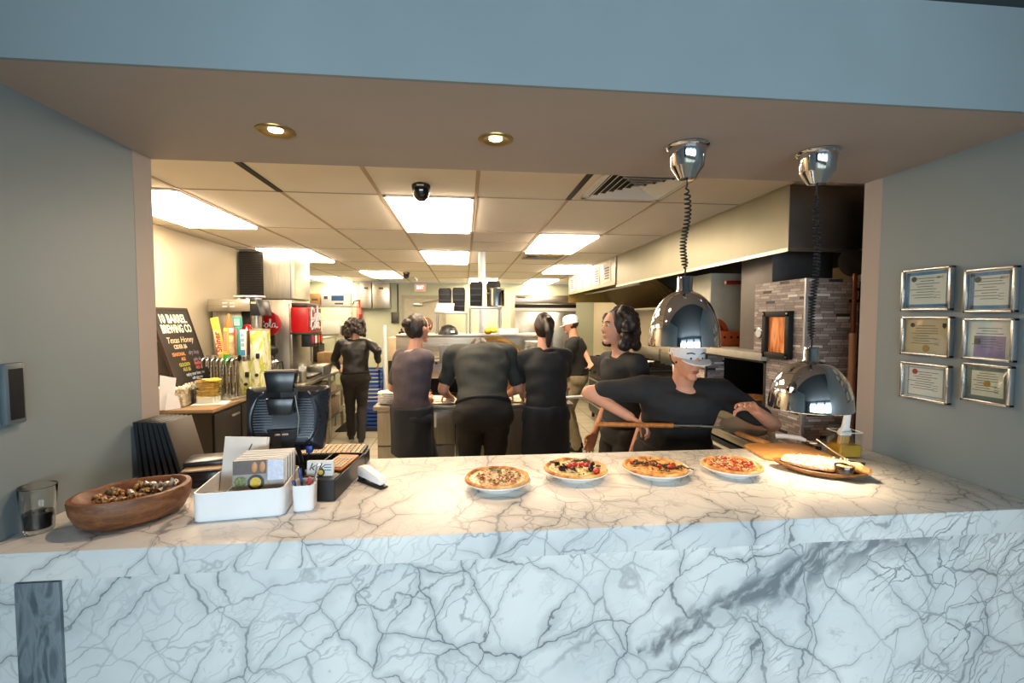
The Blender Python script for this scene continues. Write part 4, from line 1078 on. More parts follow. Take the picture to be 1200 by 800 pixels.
# far left: shelves, boxes, wall gear
def wire_shelf(lb, x, y, w, d, zs, h):
    t = thing('wire_shelf', lb, 'shelf', (x, y, 0))
    for sx in (-1, 1):
        for sy in (-1, 1): MB().cyl((sx*w/2, sy*d/2, h/2), .014, h-.004, 12).build('post', M['steel'], t)
    for z in zs:
        g = MB()
        for k in range(9): g.tube([(-w/2, -d/2+d*k/8, z), (w/2, -d/2+d*k/8, z)], .005, 6)
        for k in (-1, 1):
            g.tube([(k*w/2, -d/2, z), (k*w/2, d/2, z)], .008, 6); g.tube([(-w/2, k*d/2, z-.03), (w/2, k*d/2, z-.03)], .005, 6)
        g.build('shelf', M['steel'], t)
    return t
wire_shelf('tall wire shelf unit against the far left back wall', -2.68, 9.6, 1.05, .5, (.3, .8, 1.3, 1.88), 1.95)
def carton(name, lb, x, y, z, d, m, blue_=None, rz=0., txt=None):
    t = thing(name, lb, 'box', (x, y, z), rz)
    MB().box((0, 0, d[2]/2), d, bev=.004).build('box_body', m, t)
    MB().bb(-d[0]/2+.01, d[0]/2-.01, -.012, .012, d[2], d[2]+.0015).build('tape', mat('tan tape', '#c9b68c', .3), t)
    if blue_: MB().bb(*blue_[0], -d[1]/2-.002, -d[1]/2, *blue_[1]).build('label_panel', mat('blue printed label', '#2f5a92', .5), t)
    for x0, x1, z0, z1 in (txt or ()): MB().bb(x0, x1, -d[1]/2-.002, -d[1]/2, z0, z1).build('print', ink, t)
    return t
carton('carton', 'brown cardboard carton on top of the far wire shelf', -2.86, 9.55, 1.89, (.19, .3, .24), M['card'], txt=[(-.06, .05, .1, .14)])
carton('carton', 'white carton with a blue label on top of the far wire shelf', -2.49, 9.55, 1.89, (.5, .32, .25), M['white'], ((-.06, .17), (.1, .2)), txt=[(-.2, -.13, .13, .19), (.0, .16, .03, .06)])
tag(MB().box((0, 0, .15), (.5, .3, .3), bev=.1).rough(.03, 8).build('plastic_bag', M['paper'], loc=(-2.65, 9.55, 1.312)), 'bulging white plastic bag on the middle of the far wire shelf', 'bag')
tag(MB().cyl((0, 0, .1), .09, .2, 24).cyl((0, 0, .22), .05, .06, 20).build('black_jar', M['black'], loc=(-2.3, 9.5, 1.312)), 'black lidded jar at the right of the far wire shelf', 'jar')
t = thing('prep_table', 'steel work table beyond the soda fountain with tan goods', 'table', (-2.3, 8.1, 0))
MB().bb(-.45, .45, -.7, .7, .88, .92, .004).build('tabletop', M['steel'], t)
for sx in (-1, 1):
    for sy in (-1, 1): MB().cyl((sx*.41, sy*.66, .441), .02, .876, 12).build('leg', M['steel'], t)
MB().bb(-.43, .43, -.68, .68, .3, .32).build('shelf', M['steel'], t)
MB().bb(-.45, .0, -.7, .7, 1.3, 1.33).build('upper_shelf', M['steel'], t)
for y in (-.66, .66): MB().cyl((-.02, y, 1.11), .014, .38, 10).build('shelf_post', M['steel'], t)
tag(MB().box((0, 0, .14), (.4, .5, .28), bev=.08).rough(.03, 7, 2).build('plastic_bag', mat('translucent white bag', '#ddd2c2', .4), loc=(-2.52, 7.8, 1.333)), 'white bag with tan goods above the soda fountain corner', 'bag')
for n, (lb, x, y, z, d, c) in enumerate((('tan bread box on the work table behind the soda fountain', -2.1, 7.7, .921, (.34, .4, .2), '#9a7d55'), ('brown tray of goods on the work table near the woman', -2.05, 8.3, .921, (.4, .4, .12), '#6f5a3d'), ('dark tray stacked under the upper shelf', -2.52, 8.3, .921, (.2, .3, .3), '#3a3128'))):
    tag(MB().box((0, 0, d[2]/2), d, bev=.02).rough(.008, 9, n).build('goods_box', mat('goods '+c, c, .7, var=.2), loc=(x, y, z+.001)), lb, 'box')
for k, lb in enumerate(('blue plastic crate at the bottom of the stack behind the walking woman', 'blue plastic crate in the middle of the stack behind the walking woman', 'blue plastic crate on top of the stack behind the walking woman')):
    g = MB(); z = .003+k*.3
    for s in (-1, 1):
        for j in range(5): g.bb(s*.17, s*.155, -.22, .22, z+j*.06, z+j*.06+.035); g.bb(-.17, .17, s*.22, s*.205, z+j*.06, z+j*.06+.035)
        for q in (-1, 1): g.bb(s*.17, s*.14, q*.22, q*.19, z, z+.29)
    g.bb(-.16, .16, -.21, .21, z, z+.012)
    tag(g.build('plastic_crate', mat('blue crate plastic', '#2a4f9c', .4), loc=(-1.42, 7.35, 0)), lb, 'crate', 'blue crates')
g = MB().bb(-.45, .42, -.75, .75, .001, .012)
for k in range(26): g.bb(-.45, .42, -.74+k*.058, -.715+k*.058, .012, .02)
tag(g.build('floor_mat', mat('dark ribbed rubber', '#2a2621', .7, var=.2), loc=(-1.42, 7.7, 0)), 'dark ribbed rubber mat on the aisle floor', 'mat')

for lb, x0, x1 in (('narrow steel cabinet on the back wall beside the extinguisher', -2.19, -1.96), ('wide steel cabinet on the back wall left of the exit door', -1.94, -1.58)):
    t = thing('wall_cabinet', lb, 'cabinet', ((x0+x1)/2, 10.5, 1.87))
    w = (x1-x0)/2
    MB().bb(-w, w, -.25, -.002, 0, .55, .006).build('housing', M['steel'], t)
    MB().bb(-w+.01, w-.01, -.262, -.251, .01, .54, .004).build('door', M['steel'], t)
    MB().bb(-.04, .05, -.266, -.262, .4, .44).build('label_plate', M['darksteel'], t)
t = thing('fire_extinguisher', 'red fire extinguisher on the far back wall', 'fire extinguisher', (-2.25, 10.42, 1.62))
MB().lathe([(0, 0), (.055, 0), (.06, .02), (.06, .3), (.045, .35), (.02, .37), (.02, .4), (0, .4)], seg=24).build('cylinder_body', M['red'], t)
MB().bb(-.05, .06, -.02, .02, .4, .43, .006).build('lever', M['black'], t)
MB().tube([(-.03, 0, .41), (-.1, -.02, .4), (-.14, -.02, .3), (-.16, -.02, .12)], .012, 8).build('hose', M['rubber'], t)
MB().lathe([(.0605, .12), (.0608, .14), (.0608, .24), (.0605, .26)], seg=24).build('label_band', mat('salmon label band', '#d77a66', .5), t)
MB().bb(-.03, .03, .03, .079, .1, .3).build('bracket', M['darksteel'], t)
d = MB().bb(-1.3, -.46, 10.46, 10.498, .002, 2.09).build('door_1', mat('grey beige door paint', '#aaa592', .5)); d['kind'] = 'structure'
g = MB().bb(-1.36, -1.3, 10.44, 10.499, .002, 2.16).bb(-.46, -.4, 10.44, 10.499, .002, 2.16).bb(-1.3, -.46, 10.44, 10.499, 2.09, 2.16).build('frame', mat('grey door frame', '#97937f', .5), d)
MB().bb(-1.1, -.9, 10.4, 10.46, 1.93, 1.99, .01).tube([(-.9, 10.42, 2.0), (-.6, 10.38, 2.05), (-.5, 10.43, 2.08)], .012, 8).build('door_closer', M['steel'], d)
MB().cyl((-.54, 10.44, 1.0), .03, .05, 20, rot=(PI/2, 0, 0)).build('door_handle', M['steel'], d)
t = thing('exit_sign', 'lit red EXIT sign above the back door', 'exit sign', (-.955, 10.46, 2.325))
MB().bb(-.125, .125, -.02, .038, -.09, .09, .005).build('housing', mat('pale sign housing', '#dcd6c4', .4), t)
MB().bb(-.085, .085, -.024, -.021, -.07, .07).build('sign_face', mat('glowing red face', (.75, .16, .13), .5, var=0, emit=1.2), t)
text('EXIT', .1, mat('glowing white letters', (1., .8, .74), .5, var=0, emit=2.2), t, (0, -.0255, 0), squash=.75, bold=.002)
t = thing('control_box', 'small grey electrical box beside the exit door', 'electrical box', (-1.5, 10.5, 1.55))
MB().bb(-.08, .08, -.06, -.001, 0, .24, .005).build('housing', M['darksteel'], t)
MB().tube([(.06, -.03, .24), (.06, -.03, .85)], .014, 8).build('conduit', M['darksteel'], t)
t = thing('white_cart', 'white and tan utility cart before the back door', 'cart', (-.95, 7.6, 0))
MB().bb(-.22, .26, -.25, .25, 1.0, 1.36, .01).build('cart_body', mat('tan cart panel', '#cdb997', .5), t)
MB().bb(-.22, .26, -.25, .25, .1, 1.0, .01).build('cart_base', M['sootblack'], t)
MB().cyl((-.26, -.27, .8), .03, 1.5, 14).build('corner_post', M['white'], t)
for n, (lb, x, c, h) in enumerate((('red handled tool standing on the tan cart', -.86, '#a32c26', .16), ('dark brown bottle standing on the tan cart', -.98, '#3a1d16', .13))):
    tag(MB().lathe([(0, 0), (.04, 0), (.045, h*.6), (.015, h*.8), (.015, h), (0, h)], seg=20).build('bottle', mat('bottle '+c, c, .4), loc=(x, 7.5, 1.362)), lb, 'bottle')

# ------------------------------------------------------------------ the middle: prep station and pass
t = thing('prep_refrigerator', 'long steel refrigerated prep counter in the middle of the kitchen', 'prep counter', (0, 0, 0))
MB().bb(-.74, .935, 4.06, 4.78, .1, .868, .004).build('cabinet', M['steelh'], t)
MB().bb(-.77, .96, 4.03, 4.8, .87, .905, .006).build('worktop', M['steel'], t)
MB().bb(-.735, -.09, 4.045, 4.059, .565, .85, .004).build('upper_drawer', M['steelh'], t)
dl = MB().bb(-.735, -.09, 4.045, 4.059, .12, .555, .004).build('lower_drawer', M['steelh'], t)
MB().bb(-.56, -.25, 4.036, 4.045, .42, .51, .003).bb(-.53, -.28, 4.034, 4.037, .43, .485).build('handle', M['sootblack'], dl)
MB().bb(-.735, -.09, 4.04, 4.044, .556, .566).build('bright_trim', M['chrome'], t)
MB().bb(-.07, .54, 4.045, 4.059, .12, .85, .004).build('door', M['steelh'], t)
MB().bb(-.085, -.075, 4.03, 4.058, .12, .86).build('hinge_strip', M['chrome'], t)
MB().bb(.56, .93, 4.045, 4.059, .62, .85, .004).build('side_panel', M['steelh'], t)
g = MB().bb(.56, .93, 4.05, 4.059, .12, .61)
for k in range(16): g.box((.745, 4.046, .15+k*.028), (.34, .012, .014), (.6, 0, 0))
g.build('louvre_panel', M['darksteel'], t)
for x in (-.68, .87):
    for y in (4.12, 4.7): MB().cyl((x, y, .051), .03, .098, 14).build('foot', M['black'], t)
tag(MB().bb(-.06, .06, -.004, 0, -.065, .065).build('notice_sheet', M['paper'], loc=(-.3, 4.044, .78)), 'white notice sheet taped to the prep counter front', 'notice')
t = thing('pass_shelf', 'two tier stainless steel pass shelf over the prep counter', 'shelf', (0, 0, 0))
MB().bb(-.63, .86, 4.42, 4.78, 1.09, 1.245, .006).build('lower_hood', M['steel'], t)
MB().bb(-.65, .89, 4.4, 4.78, 1.246, 1.262, .004).build('ledge', M['steel'], t)
MB().bb(-.67, .9, 4.7, 4.78, 1.263, 1.475, .004).build('back_panel', M['steel'], t)
MB().bb(-.68, .91, 4.68, 5.35, 1.476, 1.49, .003).build('top_deck', M['steel'], t)
for x in (-.6, .15, .82):
    MB().bb(x-.02, x+.02, 4.7, 4.74, .906, 1.09).build('post', M['steel'], t)
for x in (-.62, .86): MB().cyl((x, 5.3, .738), .018, 1.475, 12).build('leg', M['steel'], t)
MB().bb(-.6, .82, 4.74, 4.76, .906, 1.09).build('dark_back', M['sootblack'], t)
for k in range(6): MB().cyl((-.5+k*.24, 4.41, 1.235), .012, .03, 14, rot=(PI/2, 0, 0)).build('knob', M['black'], t)

# plates and sheets on the prep counter
pp = MB().lathe([(0, 0), (.06, 0), (.062, .004), (.1, .014), (.1, .017), (.06, .007), (0, .006)], seg=32).build('dinner_plate', M['whitec'])
tag(pp, 'white plate in the stack at the left end of the prep counter', 'plate', 'plate stack on the prep counter')
for k in range(8):
    o = pp if k == 0 else pp.copy()
    if k: col.objects.link(o)
    o.location = (-.655+.004*math.sin(k*3), 4.18, .9065+k*.0125)
bp = MB().lathe([(0, 0), (.09, 0), (.092, .004), (.13, .016), (.13, .019), (.09, .007), (0, .006)], seg=36).build('dinner_plate', M['whitec'])
tag(bp, 'large white plate in the stack on the pass shelf', 'plate', 'plate stack on the pass shelf')
for k in range(13):
    o = bp if k == 0 else bp.copy()
    if k: col.objects.link(o)
    o.location = (.72+.003*math.sin(k*2), 4.55, 1.2635+k*.0125)
for n, (lb, x, y, w, d) in enumerate((('floured white sheet left of the bending man', -.24, 4.2, .34, .26), ('folded pale dough sheet right of the bending man', .43, 4.2, .2, .22), ('white sheet at the right end of the prep counter', .68, 4.15, .14, .16))):
    g = MB()
    for k in range(3): g.box((.01*k, .012*k, .008+.012*k), (w*(1-.1*k), d*(1-.1*k), .012), (0, .02*k, .06*k), .004)
    tag(g.rough(.004, 14, n).build('dough_sheet', mat('floured pale dough', '#e6dcc8', .8, var=.08), loc=(x, y, .9075)), lb, 'dough')
tag(MB().prism([(-.1, -.06), (.06, -.09), (.12, .03), (.02, .1), (-.08, .07)], .1, None, .03).rough(.035, 12).build('crumpled_towel', M['paper'], loc=(-.62, 4.42, .91)), 'crumpled white towel behind the left plate stack', 'towel')

t = thing('order_printer', 'grey order printer standing on the pass shelf ledge', 'printer', (-.145, 4.5, 1.263))
MB().prism([(0, 0), (.2, 0), (.2, .15), (.07, .15), (0, .1)], .155, xf((.0775, -.08, 0), (PI/2, 0, -PI/2)), .006)._merge(bmesh.new(), None).build('housing', mat('grey printer plastic', '#63676a', .4), t)
MB().bb(-.06, .06, -.084, -.0785, .03, .07, .002).build('paper_slot', M['sootblack'], t)
MB().bb(-.045, .045, -.088, -.083, .038, .044).build('paper_strip', M['white'], t)
MB().tube([(-.06, .0, .01), (-.14, -.03, .01), (-.24, .02, .01), (-.36, -.01, .01)], .004, 6).build('cable', M['rubber'], t)
t = thing('round_pan', 'big round bronze pizza pan leaning on the pass shelf behind the bending man', 'pan', (.28, 4.335, .907), rot=(R(-9), 0, 0))
MB().lathe([(0, -.006), (.26, -.006), (.285, .02), (.29, .02), (.29, .012), (.264, -.012), (0, -.012)], (0, 0, .292), 56, (PI/2, 0, 0)).build('pan_body', mat('bronze pan metal', '#9c7e4e', .3, .85, var=.2, scale=9), t)

def stand(lb, x0, x1, y0, y1, z0, z1):
    t = thing('shelf_stand', lb, 'stand', ((x0+x1)/2, (y0+y1)/2, z0))
    w, d, h = (x1-x0)/2, (y1-y0)/2, z1-z0
    MB().bb(-w, w, -d, d, h-.025, h, .003).build('top', M['steel'], t)
    for sx in (-1, 1):
        for sy in (-1, 1): MB().cyl((sx*(w-.015), sy*(d-.015), (h-.025)/2+.0005), .01, h-.027, 12).build('leg', M['steel'], t)
stand('small steel stand on the left of the pass shelf top', -.3, .04, 4.8, 5.12, 1.491, 1.725)
stand('small steel stand on the right, beside the white pole', .05, .4, 4.95, 5.25, 1.491, 1.78)
def lidstack(lb, x, y, z, w, h):
    t = thing('black_container', lb, 'container', (x, y, z))
    g = MB().prism([(-w/2*.9, .002), (w/2*.9, .002), (w/2, h*.9), (w/2*.8, h), (-w/2*.8, h), (-w/2, h*.9)], .12, xf((0, .06, 0), (PI/2, 0, 0)), .006)
    g.build('container_body', M['sootblack'], t)
    g = MB()
    for k in range(3): g.bb(-w/2*.85, w/2*.85, -.066, -.06, h*(.2+.25*k), h*(.2+.25*k)+.012)
    g.build('ribs', M['black'], t)
lidstack('left black container standing on the left stand', -.2, 5.03, 1.7265, .135, .245)
lidstack('right black container standing on the left stand', -.055, 5.03, 1.7265, .135, .25)
lidstack('black container left of the pole on the right stand', .13, 5.17, 1.7815, .14, .27)
lidstack('black container right of the pole behind the steel pot', .32, 5.17, 1.7815, .15, .28)
for k, lb in enumerate(('lowest white tray in the stack on the left stand', 'second white tray from the bottom on the left stand', 'third white tray from the bottom on the left stand', 'topmost white tray in the stack on the left stand')):
    tag(openbox(.19-.005*k, .14, .02, .01, .003).build('white_tray', M['white'], loc=(-.2+.004*k, 4.88, 1.7262+k*.0205)), lb, 'tray', 'white trays on the left stand')
t = thing('stock_pot', 'shiny steel stock pot on the right stand', 'pot', (.345, 5.03, 1.7815))
MB().lathe([(0, 0), (.08, 0), (.085, .006), (.085, .19), (.09, .195), (.086, .198), (.082, .19), (.08, .01), (0, .01)], seg=36).build('pot_body', M['chrome'], t)
for s in (-1, 1): MB().tube([(s*.085, -.03, .14), (s*.11, -.02, .145), (s*.11, .02, .145), (s*.085, .03, .14)], .006, 8).build('handle', M['steel'], t)
t = thing('black_bowl', 'black domed bowl with a white sticker under the left stand', 'bowl', (-.16, 4.76, 1.491))
MB().lathe([(.1, 0), (.095, .03), (.07, .075), (.03, .095), (0, .1)], seg=36).build('bowl_body', M['black'], t)
MB().box((.045, -.085, .03), (.04, .004, .02), (-.3, 0, .35)).build('sticker', M['white'], t)
t = thing('food_tub', 'pale tub of pink goods on the pass shelf top', 'tub', (.45, 4.8, 1.491))
openbox(.2, .14, .06, .015, .004).build('tub_shell', M['white'], t)
MB().bb(-.09, .09, -.06, .06, .01, .055, .01).rough(.006, 30).build('contents', mat('peach goods', '#dca98c', .5, var=.2, scale=50), t)
tag(MB().ell((0, 0, .035), (.065, .045, .035)).rough(.02, 25).build('yellow_sponge', mat('yellow cloth', '#d7a92e', .7, var=.2), loc=(.27, 4.85, 1.492)), 'bright yellow cloth bundle beside the white pole', 'cloth')
t = thing('salad_bowl', 'bowl of green salad on the orange board at the right end of the prep counter', 'bowl', (.87, 4.3, 1.025))
MB().lathe([(0, 0), (.05, 0), (.1, .05), (.097, .05), (.05, .006), (0, .006)], seg=32).build('bowl_body', M['whitec'], t)
g = MB(); 
for k in range(40): g.ell((rnd.uniform(-.07, .07), rnd.uniform(-.07, .07), rnd.uniform(.04, .065)), (.02, .014, .008), 8, (rnd.random(), rnd.random(), rnd.random()*6))
g.build('salad', mat('green salad leaf', '#7d8a3a', .5, var=.5, scale=60), t)['kind'] = 'stuff'
t = thing('cutting_board_bin', 'blue grey bin topped by an orange wooden board on the prep counter', 'bin', (.86, 4.28, .9065))
MB().bb(-.1, .1, -.1, .1, .092, .1165, .004).build('wooden_board', wood('orange wood board', '#96502a', '#c0743e', 1.2), t)
MB().bb(-.09, .09, -.09, .09, .0, .0915, .004).build('bin_body', mat('blue grey bin', '#6d7680', .4), t)
MB().lathe([(.041, .002), (.041, 2.438)], (.213, 5.6, 0), 24).cyl((.213, 5.6, 1.22), .04, 2.434, 24)
pl_ = MB().cyl((0, 0, 1.2195), .04, 2.437, 28)
for z in (1.6, 1.95, 2.2): pl_.cyl((0, 0, z), .0412, .008, 28)
tag(pl_.build('service_pole', M['white'], loc=(.213, 5.62, .001)), 'white vertical service pole rising to the ceiling', 'pole')

t = thing('long_peel', 'pale handled long peel jutting out past the right end of the prep counter', 'pizza peel', (.62, 4.1, .935), R(8))
MB().tube([(.12, 0, .0), (.75, 0, .01)], .014, 12).build('handle', M['white'], t)
MB().bb(-.12, .14, -.09, .09, -.014, -.008, .002).build('blade', M['steel'], t)
# refrigerator at the back
t = thing('refrigerator', 'two door steel refrigerator at the back with a black top band', 'refrigerator', (1.57, 9.4, 0))
MB().bb(-.6, .6, -.4, .4, .12, 2.1, .006).build('cabinet', M['steelh'], t)
MB().bb(-.6, .6, -.425, -.401, 1.95, 2.1, .004).build('top_panel', M['steel'], t)
MB().bb(-.6, .6, -.43, -.401, 1.86, 1.93, .004).build('black_band', M['sootblack'], t)
MB().bb(-.6, .6, -.425, -.401, 1.8, 1.86, .004).build('light_strip', M['white'], t)
for s in (-1, 1):
    d = MB().bb(s*.005, s*.59, -.44, -.401, .16, 1.78, .006).build('door', mat('mottled steel door', '#a7a8a4', .3, .75, var=.35, scale=3.5), t)
    MB().bb(s*.04, s*.06, -.47, -.44, .8, 1.2, .006).build('handle', M['darksteel'], d)
MB().bb(-.55, -.4, -.428, -.426, 2.05, 2.07).build('nameplate', M['black'], t)
for sx in (-.5, .5):
    for sy in (-.3, .3): MB().cyl((sx, sy, .061), .03, .118, 12).build('foot', M['black'], t)

# ------------------------------------------------------------------ hoods and cooking line
hoodm = mat('hood stainless steel', '#8b8877', .45, .9, var=.16, scale=2.2, rv=.25)
t = thing('exhaust_hood', 'large near stainless exhaust hood over the pizza oven', 'exhaust hood', (0, 0, 0))
MB().bb(1.9, 1.915, 2.62, 5.74, 2.06, 2.436).build('side_panel', hoodm, t)
MB().bb(1.9, 2.94, 2.605, 2.62, 2.055, 2.436).build('end_panel', mat('dark stainless end panel', '#8d8782', .42, .9, var=.2, scale=3), t)
MB().bb(1.9, 2.94, 5.725, 5.74, 2.2, 2.436).build('far_panel', hoodm, t)
MB().bb(1.916, 2.94, 2.621, 5.724, 2.3, 2.32).bb(2.925, 2.94, 2.621, 5.724, 2.06, 2.3).build('dark_lining', M['sootblack'], t)
MB().bb(1.893, 1.9, 2.6, 5.74, 2.05, 2.072).bb(1.893, 2.94, 2.598, 2.605, 2.05, 2.072).build('bottom_lip', M['steel'], t)
q0, q1 = at(850, 331, 3.5), at(888, 331, 3.5)
MB().tube([q0, q1, q1+V((.25, 0, -.005)), q1+V((.25, 0, .35))], [.016, .016, .012, .012], 10).build('red_pipe', mat('dark red pipe', '#7d2415', .35), t)
t = thing('exhaust_hood', 'far exhaust hood with paper notices along its side', 'exhaust hood', (0, 0, 0))
MB().bb(1.89, 1.905, 5.76, 8.41, 2.085, 2.436).build('side_panel', hoodm, t)
MB().bb(1.89, 2.94, 8.395, 8.41, 1.95, 2.436).build('far_panel', mat('amber light tinted steel', '#b08f4a', .35, .85), t)  # amber light on the steel hood end is put into its colour
MB().bb(1.89, 2.94, 5.745, 5.76, 2.3, 2.436).build('near_panel', hoodm, t)
MB().bb(1.906, 2.94, 5.761, 8.394, 2.38, 2.4).build('dark_lining', M['darksteel'], t)
MB().box((2.6, 7.08, 2.06), (.76, 2.58, .02), (0, R(36), 0)).build('filter_bank', mat('greasy filter steel', '#6b5a3a', .4, .8, var=.2), t)
g = MB()
for k in range(31): g.box((2.59, 5.83+k*.083, 2.045), (.74, .03, .022), (0, R(36), 0))
g.build('filter_ribs', mat('brass filter slats', '#a78a55', .35, .9), t)
MB().tube([(2.2, 5.7, 2.1), (2.2, 8.35, 2.1)], .02, 8).build('grease_rail', M['steel'], t)
for k in range(5):
    t = thing('hood_notice', ['farthest paper notice on the far hood', 'second farthest paper notice on the hood', 'middle paper notice on the hood', 'second nearest paper notice on the hood', 'nearest paper notice on the hood'][k], 'notice', (1.8885, 8.1-k*.5, 2.26), -PI/2, 'paper notices on the hood side')
    MB().bb(-.16, .16, -.003, 0, -.12, .12).build('sheet', M['paper'], t)
    g = MB()
    for r_ in range(5): g.bb(-.1+.02*(r_ % 2), .1, -.0038, -.003, -.08+r_*.034, -.062+r_*.034)
    g.build('print', ink, t)
def range_unit(name, lb, y0, y1, top, knobs, drawers):
    t = thing(name, lb, 'cooking range', (2.5, (y0+y1)/2, 0)); w = (y1-y0)/2
    MB().bb(-.38, .4, -w, w, .1, .88, .004).build('cabinet', mat('dark range steel', '#3a3731', .4, .7), t)
    MB().bb(-.4, .4, -w, w, .881, top, .005).build('cooktop', M['sootblack'], t)
    MB().bb(.36, .4, -w, w, top+.001, top+.18, .004).build('backsplash', M['steel'], t)
    for k in range(knobs): MB().cyl((-.41, -w+.12+k*(2*w-.2)/max(1, knobs-1), .8), .028, .04, 18, rot=(0, PI/2, 0), bev=.003).build('knob', M['black'], t)
    for k in range(drawers):
        d = MB().bb(-.4, -.381, -w+.02, w-.02, .14+k*.2, .32+k*.2, .004).build('drawer', M['darksteel'], t)
        MB().tube([(-.43, -w+.1, .27+k*.2), (-.43, w-.1, .27+k*.2)], .012, 8).build('handle', M['steel'], d)
    g = MB()
    for k in range(int(w*12)): g.tube([(-.34, -w+.06+k*.16, top+.02), (.3, -w+.06+k*.16, top+.02)], .01, 6)
    g.build('grates', M['rubber'], t)
    for sx in (-.33, .35):
        for sy in (-w+.06, w-.06): MB().cyl((sx, sy, .051), .025, .098, 12).build('foot', M['black'], t)
range_unit('range', 'black gas range nearest the pizza oven', 4.45, 5.55, .98, 5, 1)
range_unit('griddle', 'black griddle in the middle of the cooking line', 5.6, 6.6, 1.0, 4, 2)
range_unit('grill', 'dark drawer grill beside the capped cook', 6.65, 7.75, 1.03, 4, 3)
for n, (lb, x, y, z, r, h, m) in enumerate((('white bucket standing on the range beside the lamp', 2.3, 4.75, 1.012, .1, .16, M['white']), ('steel pan on the griddle', 2.35, 6.0, 1.032, .16, .06, M['steel']), ('tan food pan on the drawer grill', 2.3, 7.0, 1.062, .15, .07, M['card']))):
    tag(MB().lathe([(0, 0), (r*.85, 0), (r, h), (r*.96, h), (r*.82, .006), (0, .006)], seg=30).build(['bucket', 'pan', 'food_pan'][n], m, loc=(x, y, z)), lb, 'pan' if n else 'bucket')
t = thing('wall_shelf', 'steel wall shelf over the cooking line', 'shelf', (2.75, 6.2, 1.78))
MB().bb(-.2, .199, -1.9, 1.9, 0, .03, .004).build('shelf_board', M['steel'], t)
for y in (-1.7, 0, 1.7): MB().prism([(0, 0), (.19, 0), (.19, -.16)], .02, xf((0, y, -.001), (PI/2, 0, 0))).build('bracket', M['steel'], t)

# ------------------------------------------------------------------ pizza oven
t = thing('pizza_oven', 'large stone clad pizza oven at the right end of the kitchen', 'oven', (0, 0, 0))
X0 = 1.94
b = MB()
b.bb(X0, 2.27, 2.5, 2.84, .002, 1.38).bb(X0, 2.1, 3.6, 3.95, .002, 1.38)            # piers
b.bb(X0, 2.1, 2.84, 3.6, .82, .98)
b.bb(X0, 2.27, 2.5, 2.97, 1.38, 1.885)
b.build('stone_cladding', M['strips'], t)
MB().bb(1.934, 1.948, 2.492, 2.506, .002, 1.885).build('corner_trim', mat('pale metal corner trim', '#c9cdd3', .3, .6), t)
MB().bb(2.1, 2.9, 2.86, 3.95, .002, .7).bb(2.1, 2.9, 3.62, 3.95, .7, 1.379).bb(2.8, 2.9, 2.86, 3.62, .7, 1.379).bb(2.28, 2.9, 2.51, 2.86, .002, 1.87).build('oven_core', M['sootblack'], t)
MB().bb(1.9, 2.9, 2.83, 3.98, 1.382, 1.432, .004).build('mantel', mat('pale stone mantel', '#b9b2a0', .5, var=.1), t)
g = MB().bb(X0-.004, X0+.01, 2.835, 2.855, 1.03, 1.38).bb(X0-.004, X0+.01, 3.585, 3.605, 1.03, 1.38).bb(X0-.004, X0+.01, 2.835, 3.605, 1.365, 1.381)
g.build('mouth_frame', M['darksteel'], t)
MB().bb(2.0, 2.8, 2.86, 3.6, 1.0, 1.03).build('oven_floor', mat('dark oven brick', '#3b3026', .8, var=.3), t)
g = MB().bb(1.82, 2.02, 2.84, 3.6, 1.0, 1.035, .004).bb(1.82, 1.84, 2.84, 3.6, .955, 1.0)
g.build('steel_sill', M['steel'], t)
g = MB().bb(1.93, 1.945, 2.88, 3.58, .3, .74, .004); g.build('lower_door', M['sootblack'], t)
MB().tube([(1.91, 2.95, .7), (1.91, 3.5, .7)], .014, 8).build('lower_handle', M['steel'], t)
MB().bb(1.925, 1.945, 2.86, 3.6, .76, .815, .004).build('lower_rail', M['steel'], t)
fr = MB()
for a, c in ((2.59, 2.625), (2.805, 2.84)): fr.bb(1.905, 1.939, a, c, 1.41, 1.7, .003)
fr.bb(1.905, 1.939, 2.59, 2.84, 1.41, 1.445, .003).bb(1.905, 1.939, 2.59, 2.84, 1.665, 1.7, .003)
wf_ = fr.build('window_frame', M['sootblack'], t)
fire = NT('fire glow behind glass'); fo = fire.obj()
fz = fire.n('TexNoise', {'Vector': fire.vm('MULTIPLY', fo, (20, 22, 5)), 'Scale': 1., 'Detail': 3., 'Distortion': .5}).outputs[0]
fc = fire.ramp(fz, [(.3, (.06, .015, .005, 1)), (.5, (.55, .16, .04, 1)), (.7, (.85, .36, .13, 1))])
fire.set(col=fc, rough=.2); fire.set(**{'Emission Color': fc, 'Emission Strength': .55})
MB().bb(1.93, 1.9385, 2.625, 2.805, 1.445, 1.665).build('window_pane', fire.m, wf_)
g = MB()
for y in (2.605, 2.825):
    for z in (1.425, 1.685): g.cyl((1.903, y, z), .006, .006, 10, rot=(0, PI/2, 0))
g.build('bolts', M['steel'], wf_)
MB().cyl((1.935, 2.9, 1.56), .035, .02, 28, rot=(0, PI/2, 0), bev=.003).build('gauge_rim', M['chrome'], t)
MB().cyl((1.924, 2.9, 1.56), .028, .004, 28, rot=(0, PI/2, 0)).build('gauge_dial', M['white'], t)
MB().bb(2.06, 2.5, 2.975, 3.33, 1.433, 2.25, .004).build('flue_casing', mat('grey flue casing', '#6f6a68', .5, .5), t)
MB().bb(2.19, 2.62, 4.0, 4.35, 1.2, 2.06, .004).bb(2.19, 2.62, 4.0, 4.35, .002, 1.2).build('plaster_block', mat('pale plaster panel', '#c9c7b3', .6, var=.05), t)
terra = mat('orange terracotta', '#b5501f', .5, var=.15, scale=20)
g = MB().bb(1.99, 2.3, 3.58, 3.85, 1.434, 1.55, .004)
g.build('terracotta_block', terra, t)
g = MB()
for k in range(5): g.cyl((2.03+k*.056, 3.578, 1.505), .01, .006, 12, rot=(PI/2, 0, 0))
